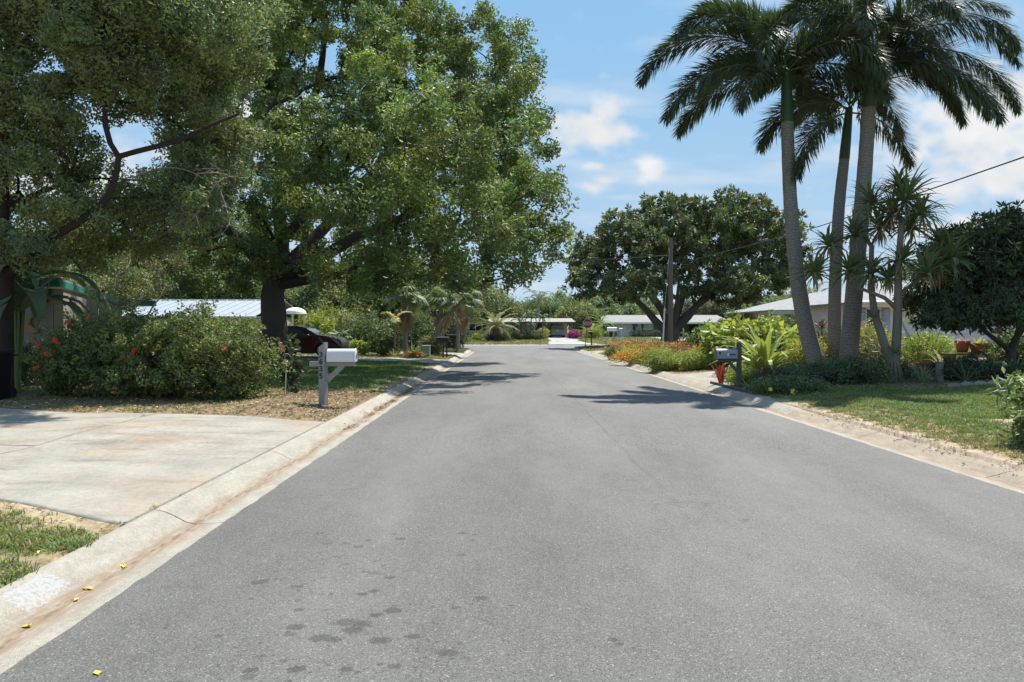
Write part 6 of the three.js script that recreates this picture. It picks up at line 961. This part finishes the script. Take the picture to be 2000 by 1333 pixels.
// bare many-stemmed shrub behind the bush
{
  const foot = at(-10.1, 20.2), S = sight, R = rng(95), ends = []; for (let i = 0; i < 30; i++) ends.push(S(165 + 190 * R(), 485 + 95 * R(), 19.6 + 1.2 * R()));
  tree({ name: 'twiggy_shrub', label: 'thin many stemmed small tree with pale bare stems behind the flowering bush', category: 'small tree', limbs: [{ pts: [foot, foot.clone().add(V(0.02, 0.5, 0)), foot.clone().add(V(0.04, 0.9, 0))], r0: 0.07, r1: 0.06 }, { pts: [foot.clone().add(V(0.03, 0.7, 0)), S(215, 600, 20.2), S(190, 555, 20)], r0: 0.03, r1: 0.015 }, { pts: [foot.clone().add(V(0.03, 0.8, 0)), S(262, 600, 20.2), S(285, 555, 20)], r0: 0.03, r1: 0.015 }, { pts: [foot.clone().add(V(0.03, 0.8, 0)), S(300, 600, 20.2), S(330, 565, 20)], r0: 0.026, r1: 0.012 }], clumps: ends, per: 7, radius: 0.24, scale: 0.9, sprigGeo: tinySprig, mat: oliveLeaf, barkMat: bark(0.3, 0.275, 0.24, 0.004), seed: 96, growOpts: { tip: 0.011, wig: 0.05, step: 0.3, maxR: 0.03 } });
}
// shrubs beyond the left lawn: [name, label, px, D, half width, height, count, leaf bunch, scale, leaf]
const beds = [
  ['bamboo_shrub', 'bright green narrow leaved shrub behind the maroon car roof', 618, 47, 1.15, 2.35, 420, mangoSprig, 1.1, limeLeaf], ['shrub', 'rounded yellowish shrub right of the maroon car nose', 718, 45, 1.5, 2.2, 520, roundSprig, 1, midLeaf], ['shrub', 'loose olive shrub behind the small pale fan palm', 690, 48, 1.3, 2.4, 420, roundSprig, 1, oliveLeaf], ['shrub', 'dark shrub between the thatch skirted palm and the car', 752, 47, 1.2, 2.0, 360, roundSprig, 1, deepLeaf],
  ['shrub', 'low leafy plant at the far end of the left lawn', 700, 41, 0.5, 0.75, 130, broadSprig, 0.8, limeLeaf], ['shrub', 'broad leaved clump left of the bromeliads', 758, 40, 0.5, 1.0, 150, broadSprig, 0.9, midLeaf], ['shrub', 'shrub under the leaning fan palm, right of the spiky clump', 842, 43, 0.7, 1.1, 220, roundSprig, 0.9, oliveLeaf], ['shrub', 'dense dark hedge piece behind the curved palms', 880, 57, 1.4, 2.2, 380, roundSprig, 1.1, deepLeaf], ['shrub', 'dark green thicket left of the curved palms', 820, 52, 1.5, 2.6, 420, roundSprig, 1.1, midLeaf], ['shrub', 'tall shadowed shrub behind the young yellow palm', 785, 50, 1.4, 2.6, 420, roundSprig, 1.1, deepLeaf], ['shrub', 'lit shrub at the foot of the metal roofed building', 470, 41.5, 1.6, 1.9, 380, roundSprig, 1.1, midLeaf], ['shrub', 'dark shrub left of the big oak trunk', 420, 38, 1.5, 1.7, 380, roundSprig, 1, deepLeaf], ['shrub', 'mid green shrub beside the beige gabled house corner', 240, 25.5, 1.0, 1.7, 420, tinySprig, 1.2, midLeaf], ['shrub', 'leafy shrub under the beige gable wall at the left edge', 40, 22.5, 1.4, 1.2, 420, broadSprig, 0.9, deepLeaf], ['shrub', 'dark undergrowth behind the black cart', 20, 17.6, 0.9, 1.1, 320, tinySprig, 1.1, deepLeaf],
  ['shrub', 'tall green screen shrub beside the white arbor', 600, 52, 1.4, 2.8, 420, roundSprig, 1.1, midLeaf], ['shrub', 'sunny shrub right of the white arbor', 650, 53, 1.6, 3.0, 420, roundSprig, 1.1, limeLeaf], 
  // before the far carport house
  ['shrub', 'clipped shrub under the left window of the carport house', 922, 91.5, 1.1, 0.6, 200, roundSprig, 1, midLeaf], ['shrub', 'spiky light shrub left of the stout date palm', 932, 86, 0.7, 0.6, 130, mangoSprig, 1.2, limeLeaf], ['shrub', 'dark low hedge around the stout date palm', 972, 84.6, 1.7, 0.75, 320, roundSprig, 0.9, deepLeaf], ['shrub', 'round shrub right of the stout date palm', 993, 90, 0.9, 1.35, 200, roundSprig, 1, midLeaf], ['shrub', 'pale flowering shrub before the middle of the carport house', 1008, 87, 0.9, 0.85, 180, tinySprig, 1.6, oliveLeaf], ['shrub', 'low shrub under the bushy palm', 1027, 87, 0.9, 0.9, 190, roundSprig, 1, midLeaf], ['shrub', 'golden round shrub beside the carport opening', 1061, 90, 0.75, 1.3, 200, roundSprig, 0.9, goldLeaf], ['shrub', 'pale grey green shrub left of the carport driveway', 1048, 87, 0.9, 0.8, 180, tinySprig, 1.6, oliveLeaf],
  ['shrub', 'yellow green shrub right of the pink bougainvillea', 1160, 90, 1.3, 1.5, 260, roundSprig, 1, limeLeaf], ['shrub', 'shrub before the green house garage, left side', 1196, 102.5, 0.7, 1.3, 160, roundSprig, 1, deepLeaf], ['shrub', 'clipped hedge right of the white garage door', 1248, 103, 1.25, 1.1, 260, roundSprig, 0.9, deepLeaf], ['shrub', 'low dark hedge under the white window of the green house', 1280, 103, 1.6, 0.9, 260, roundSprig, 0.9, deepLeaf],
  // right of the magnolia towards the white house
  ['shrub', 'rounded glossy shrub right of the magnolia trunk', 1392, 34, 1.15, 1.55, 420, broadSprig, 0.9, midLeaf], ['shrub', 'tall bright large leaved shrub left of the tall palms', 1438, 27.5, 1.1, 1.65, 290, broadSprig, 1.35, limeLeaf], ['shrub', 'bright large leaved shrub behind the yellow strap plant', 1492, 26.5, 1.15, 1.65, 290, broadSprig, 1.3, limeLeaf], ['shrub', 'olive shrub below the white siding wall', 1602, 27, 0.7, 1.3, 300, tinySprig, 1.2, oliveLeaf], ['shrub', 'golden leaved shrub right of the tall palm trunks', 1702, 25, 0.85, 1.35, 320, tinySprig, 1.3, goldLeaf], ['shrub', 'yellow green clipped shrub before the white house, left half', 1792, 26, 1.0, 1.1, 330, tinySprig, 1.3, limeLeaf], ['shrub', 'yellow green clipped shrub before the white house, right half', 1838, 25.5, 0.9, 1.0, 300, tinySprig, 1.3, limeLeaf], ['shrub', 'yellowing grassy clump between the tall palm trunks', 1583, 22.5, 0.7, 0.95, 220, needleSprig, 1.6, goldLeaf], ['shrub', 'grassy pale clump left of the screw pine', 1690, 22, 0.8, 0.9, 260, needleSprig, 1.6, oliveLeaf], ['shrub', 'dark bushy plant below the potted plants', 1880, 18.6, 0.7, 0.52, 240, mangoSprig, 0.7, deepLeaf], ['shrub', 'dark leafy bush under the dark tree', 1955, 18.6, 0.85, 0.38, 220, mangoSprig, 0.7, deepLeaf], ['shrub', 'green shrub at the right edge beneath the dark tree', 2010, 21.5, 1.0, 1.2, 260, roundSprig, 0.9, midLeaf], ['shrub', 'far green shrub beside the white house corner', 1520, 38, 1.2, 2.0, 300, roundSprig, 1, midLeaf], ['shrub', 'screening shrub left of the white house', 1470, 46, 1.8, 2.6, 420, roundSprig, 1.1, midLeaf], ['shrub', 'screening shrub behind the flower bed', 1425, 52, 1.6, 2.0, 360, roundSprig, 1.1, oliveLeaf],
];
beds.forEach(([name, label, px, D, r, h, n, geo, sc, m], i) => shrub(name, label, 'shrub', G3(px, D), [r, h, r * 0.85], n, geo, sc, m, 2000 + i * 7, { group: 'garden shrubs' }));
shrub('bougainvillea', 'bright magenta flowering bush beside the carport driveway', 'bush', G3(1120, 89), [0.68, 0.95, 0.6], 200, tinySprig, 1.5, midLeaf, 86, { blossoms: { n: 600, r: 0.09, m: pinkPetal, from: 0.15 } });
shrub('hedge', 'long dark hedge behind the houses at the left', 'hedge', at(-24, 46), [4.5, 2.4, 1.2], 900, roundSprig, 1.3, midLeaf, 87); shrub('hedge', 'green hedge beyond the left lawn and driveway', 'hedge', at(-19, 56), [5.5, 2.8, 1.3], 900, roundSprig, 1.5, deepLeaf, 88); shrub('hedge', 'hedge closing the gap left of the curved palms', 'hedge', at(-9.5, 60), [4.2, 2.6, 1.2], 800, roundSprig, 1.4, midLeaf, 89); shrub('hedge', 'hedge at the far left corner of the cross street', 'hedge', at(-16, 82), [6, 2.6, 1.4], 800, roundSprig, 1.6, deepLeaf, 90); shrub('hedge', 'hedge beyond the magnolia at the right of the green house', 'hedge', at(33, 92), [6.5, 2.6, 1.4], 800, roundSprig, 1.7, midLeaf, 93); shrub('hedge', 'hedge along the back of the corner garden, right', 'hedge', at(24, 60), [5.5, 2.3, 1.2], 800, roundSprig, 1.4, oliveLeaf, 94); shrub('hedge', 'hedge behind the dark tree at the right edge', 'hedge', at(27, 34), [5, 1.7, 1.2], 800, roundSprig, 1.2, deepLeaf, 97);
// bromeliads beyond the left lawn
rosettePlant('agave', 'large spiky green clump of strap leaves left of the utility box', 'spiky plant', G3(806, 40), { n: 46, L: 1.05, W: 0.06, up: [0.15, 1.45], bend: 0.9, seed: 101 }, strapGreen); rosettePlant('bromeliad', 'reddish brown spiky clump beside the utility box', 'spiky plant', G3(793, 39), { n: 34, L: 0.6, W: 0.06, up: [0.1, 1.3], bend: 0.9, seed: 102 }, leafMat(0.25, 0.15, 0.09, 0.35, 0.3)); rosettePlant('bromeliad', 'yellow green low clump in front of the maroon car nose', 'spiky plant', G3(690, 40.3), { n: 26, L: 0.6, W: 0.09, up: [0.2, 1.3], bend: 0.9, seed: 103 }, leafMat(0.42, 0.42, 0.08, 0.4, 0.3)); rosettePlant('bromeliad', 'yellowish low clump at the far bed edge left of the street', 'spiky plant', G3(768, 38.8), { n: 28, L: 0.55, W: 0.06, up: [0.2, 1.4], bend: 0.8, seed: 104 }, leafMat(0.32, 0.34, 0.08, 0.4, 0.3));
shrub('flower_clump', 'low orange flowers before the pale green utility box', 'flowers', G3(812, 38.4), [0.42, 0.32, 0.3], 70, tinySprig, 0.9, midLeaf, 105, { stems: 3, blossoms: { n: 160, r: 0.05, m: orangePetal, from: 0.2 } });
// flower bed along the right curb
shrub('shrub', 'bright green rounded bush at the curb in the orange flower bed', 'shrub', at(5.75, 28), [0.72, 0.75, 0.75], 560, needleSprig, 1, limeLeaf, 111); shrub('shrub', 'wide bright green bush between the flower bed and the right driveway', 'shrub', at(7.0, 27.4), [1.1, 0.66, 0.66], 820, needleSprig, 1, limeLeaf, 112); shrub('shrub', 'small dark green bush at the far end of the flower bed', 'shrub', at(5.95, 40), [0.75, 0.6, 0.6], 260, roundSprig, 0.7, midLeaf, 113, { blossoms: { n: 120, r: 0.05, m: orangePetal } });
[['orange flowered mound at the curb, left of the bright green bush', 5.9, 33.5, 0.95, 0.6], ['orange flowered mound behind the bright green bush', 7.3, 31.5, 1.3, 0.75], ['orange flowered mound behind the wide bright green bush', 8.6, 30, 1.3, 0.72], ['red orange mound below the magnolia trunk', 9.2, 35.5, 1.6, 0.8], ['orange flowered mound at the middle of the bed toward the street', 7.2, 37, 1.4, 0.75], ['rusty flower mound near the pale mailbox', 7.3, 43, 1.2, 0.8], ['orange mound at the back of the bed, right', 11.4, 36, 1.5, 0.75], ['flower mound behind the grey mailbox', 9.6, 27.2, 0.9, 0.6]].forEach(([label, x, D, r, h], i) => shrub('flower_mound', label, 'flowers', at(x, D), [r * 1.2, h, r], 460, tinySprig, 1.0, i % 2 ? oliveLeaf : limeLeaf, 120 + i, { group: 'orange flower bed', blossoms: { n: 1000, r: 0.047, m: i % 3 === 1 ? rustLeaf : orangePetal, from: 0.3 } }));
rosettePlant('croton', 'bright orange strap leaved plant between the two bright green bushes', 'plant', at(6.25, 28.9), { n: 26, L: 0.95, W: 0.075, up: [0.3, 1.4], bend: 0.9, seed: 131 }, orangeLeaf, { apart: true }); rosettePlant('croton', 'yellow strap leaved plant at the left end of the flower bed', 'plant', at(5.9, 37), { n: 22, L: 0.95, W: 0.07, up: [0.3, 1.4], bend: 0.8, seed: 132 }, yellowLeaf, { apart: true });
{ const t = thing('ornamental_rock', 'pale grey rock slab in the flower bed left of the grey mailbox', 'rock', at(7.5, 29)), g = new THREE.IcosahedronGeometry(0.3, 2), p = g.attributes.position; for (let i = 0; i < p.count; i++) { const k = 1 + 0.25 * N3(p.getX(i) * 4, p.getY(i) * 4, p.getZ(i) * 4); p.setXYZ(i, p.getX(i) * k * 0.9, p.getY(i) * k * 1.1 + 0.3, p.getZ(i) * k * 0.7); } g.computeVertexNormals(); part('rock', g, stucco(0.42, 0.42, 0.4), t); }
// plants round the grey mailbox
rosettePlant('ti_plant', 'upright bright red leaved plant beside the right driveway', 'plant', at(5.82, 20.55), { n: 12, L: 0.68, W: 0.12, up: [1.25, 1.52], bend: 0.25, seed: 141, shape: 0 }, redLeaf, { apart: true }); rosettePlant('ti_plant', 'dark purple leaved plant between the grey mailbox and the palms', 'plant', at(6.55, 19.0), { n: 15, L: 0.55, W: 0.12, up: [0.4, 1.45], bend: 0.6, seed: 142, shape: 0 }, plumLeaf, { apart: true }); rosettePlant('ti_plant', 'large yellow green strap leaved plant left of the tall palms', 'plant', at(8.05, 23.6), { n: 80, L: 1.8, W: 0.17, up: [0.1, 1.45], bend: 1.1, seed: 143, shape: 0 }, leafMat(0.3, 0.36, 0.06, 0.42, 0.35), { apart: true });
rosettePlant('bromeliad', 'grey green spider leaved clump at the foot of the grey mailbox', 'plant', at(6.0, 18.75), { n: 34, L: 0.42, W: 0.035, up: [0.2, 1.4], bend: 1.1, seed: 144 }, leafMat(0.25, 0.3, 0.16, 0.4, 0.2)); shrub('shrub', 'yellow green soft clump behind the grey mailbox post', 'shrub', at(6.35, 20.1), [0.5, 0.5, 0.45], 260, needleSprig, 0.9, limeLeaf, 145); shrub('shrub', 'low green clump right of the purple plant', 'shrub', at(7.0, 19.6), [0.45, 0.4, 0.4], 180, needleSprig, 0.9, midLeaf, 146); shrub('flower_clump', 'low red flowers before the yellow green strap plant', 'flowers', at(6.9, 21.6), [0.9, 0.3, 0.3], 130, tinySprig, 0.8, oliveLeaf, 147, { stems: 3, blossoms: { n: 160, r: 0.05, m: redLeaf, from: 0.2 } });
// leafy ground cover round the tall palms
[['dark leafy ground cover at the foot of the left tall palm', 7.4, 19.3, 0.95, 0.45], ['dark leafy ground cover at the foot of the middle and right tall palms', 8.7, 19.2, 1.15, 0.62], ['lower ground cover right of the tall palms', 9.9, 19.6, 0.75, 0.42], ['trailing ground cover with a yellow bloom near the curb', 6.55, 17.5, 0.75, 0.3]].forEach(([label, x, D, r, h], i) => { const t = shrub('ground_cover', label, 'ground cover', at(x, D), [r, h, r * 0.7], 520, fineSprig, 1.35, i === 3 ? midLeaf : groundLeaf, 150 + i, { stems: 8, spread: 0.4, rough: 0.35, group: 'ground cover at the tall palms' }); if (i === 3) for (const [px, py, s] of [[1552, 766, 0.09], [1507, 761, 0.06]]) { const f = part('flower', petal(s, 5, px, 0.25), yellowPetal, t); f.position.copy(sight(px, py, 17.0).sub(t.position)); f.rotation.x = 1; } });
// spiky plants along the back of the right lawn
[['spiky dark green tuft right of the screw pine foot', 10.05, 18.2, 0.75], ['spiky tuft before the mulch mound', 10.3, 18.9, 0.6], ['spiky dark tuft left of the dark tree stem', 11.0, 18.1, 0.7], ['spiky tuft behind the pale edging stones', 11.6, 18.4, 0.7], ['long leaved tuft at the right edge behind the edging stones', 12.5, 18.5, 0.75], ['spiky tuft at the foot of the screw pine', 9.4, 18.5, 0.5], ['spiky grey tuft left of the screw pine foot', 9.1, 19.2, 0.55]].forEach(([label, x, D, Ln], i) => rosettePlant('spiky_plant', label, 'spiky plant', at(x, D), { n: 36, L: Ln, W: 0.035, up: [0.15, 1.45], bend: 1.0, seed: 160 + i }, i % 2 ? leafMat(0.15, 0.2, 0.07, 0.4, 0.35) : leafMat(0.22, 0.26, 0.12, 0.4, 0.35)));
rosettePlant('bromeliad', 'yellow and pink arching plant before the white house window', 'plant', G3(1845, 23), { n: 18, L: 0.9, W: 0.06, up: [0.5, 1.4], bend: 1.3, seed: 171 }, leafMat(0.4, 0.36, 0.16, 0.4, 0.2)); rosettePlant('cordyline', 'small dark red cordyline against the white siding wall', 'plant', G3(1606, 27.3, 1.3), { n: 20, L: 0.5, W: 0.07, up: [0.2, 1.4], bend: 0.9, seed: 172 }, leafMat(0.12, 0.04, 0.04, 0.3, 0.3), { stem: bar(V(0, -1.3, 0), V(0, 0.05, 0), 0.02) });
{ // tall slim stalks
  const t = thing('slim_stalk_plant', 'tall slim green stalks with wispy tops before the white house', 'plant', G3(1805, 24)), R = rng(181); for (let i = 0; i < 9; i++) { const x = (R() - 0.5) * 0.9, tx = x * 2 - 0.25 + (R() - 0.5) * 0.5, h = 1.35 + 0.5 * R(); part('stalk', tube([V(x * 0.5, 0, 0), V(x, h * 0.5, 0), V(tx, h, 0.1)], [0.012, 0.01, 0.006], 4), frondStem, t); part('tuft', rosette({ n: 14, L: 0.3, W: 0.012, up: [-0.4, 1.3], bend: 1, seed: 182 + i, segs: 3 }), leafMat(0.3, 0.38, 0.12, 0.4, 0.2), t).position.set(tx, h, 0.1); }
  const m = thing('mulch_mound', 'low heap of reddish brown mulch behind the spiky plants', 'mulch', G3(1815, 20.6)), g = new THREE.SphereGeometry(1, 40, 16, 0, 6.283, 0, 1.57), p = g.attributes.position; for (let i = 0; i < p.count; i++) { const k = 1 + 0.1 * fbm3(p.getX(i) * 4, p.getY(i) * 4, p.getZ(i) * 4, 4); p.setXYZ(i, p.getX(i) * 0.75 * k, p.getY(i) * 0.36 * k, p.getZ(i) * 0.6 * k); } g.computeVertexNormals(); part('heap', g, new THREE.MeshStandardMaterial({ color: new THREE.Color().setRGB(0.3, 0.16, 0.09), map: grainTex, roughness: 0.97, bumpMap: grainTex, bumpScale: 0.05 }), m);
  const chips = new Tri(); leaf(chips, V(-0.03, 0, 0), V(1, 0.1, 0), V(0, 1, 0), 0.06, 0.018, null, 0.2, 0.1); const ms = []; for (let i = 0; i < 900; i++) { const d = randDir(R); d.y = Math.abs(d.y); ms.push(mtx(V(d.x * 0.76, d.y * 0.37, d.z * 0.61), randQ(R), 0.7 + R())); } instances('chips', chips.geo(), mat(0.36, 0.2, 0.11, 0.9), ms, null, m);
}
// glossy bush coming in at the right edge
shrub('glossy_bush', 'bright glossy leaved bush at the right edge of the near verge', 'bush', at(7.0, 9.4), [0.66, 1.0, 0.8], 380, sprig(9, 0.14, 0.055, 0.12, 191), 0.8, leafMat(0.19, 0.26, 0.06, 0.42, 0.5), 192, { stems: 10, shell: 3 });

renderer.render(scene, camera);
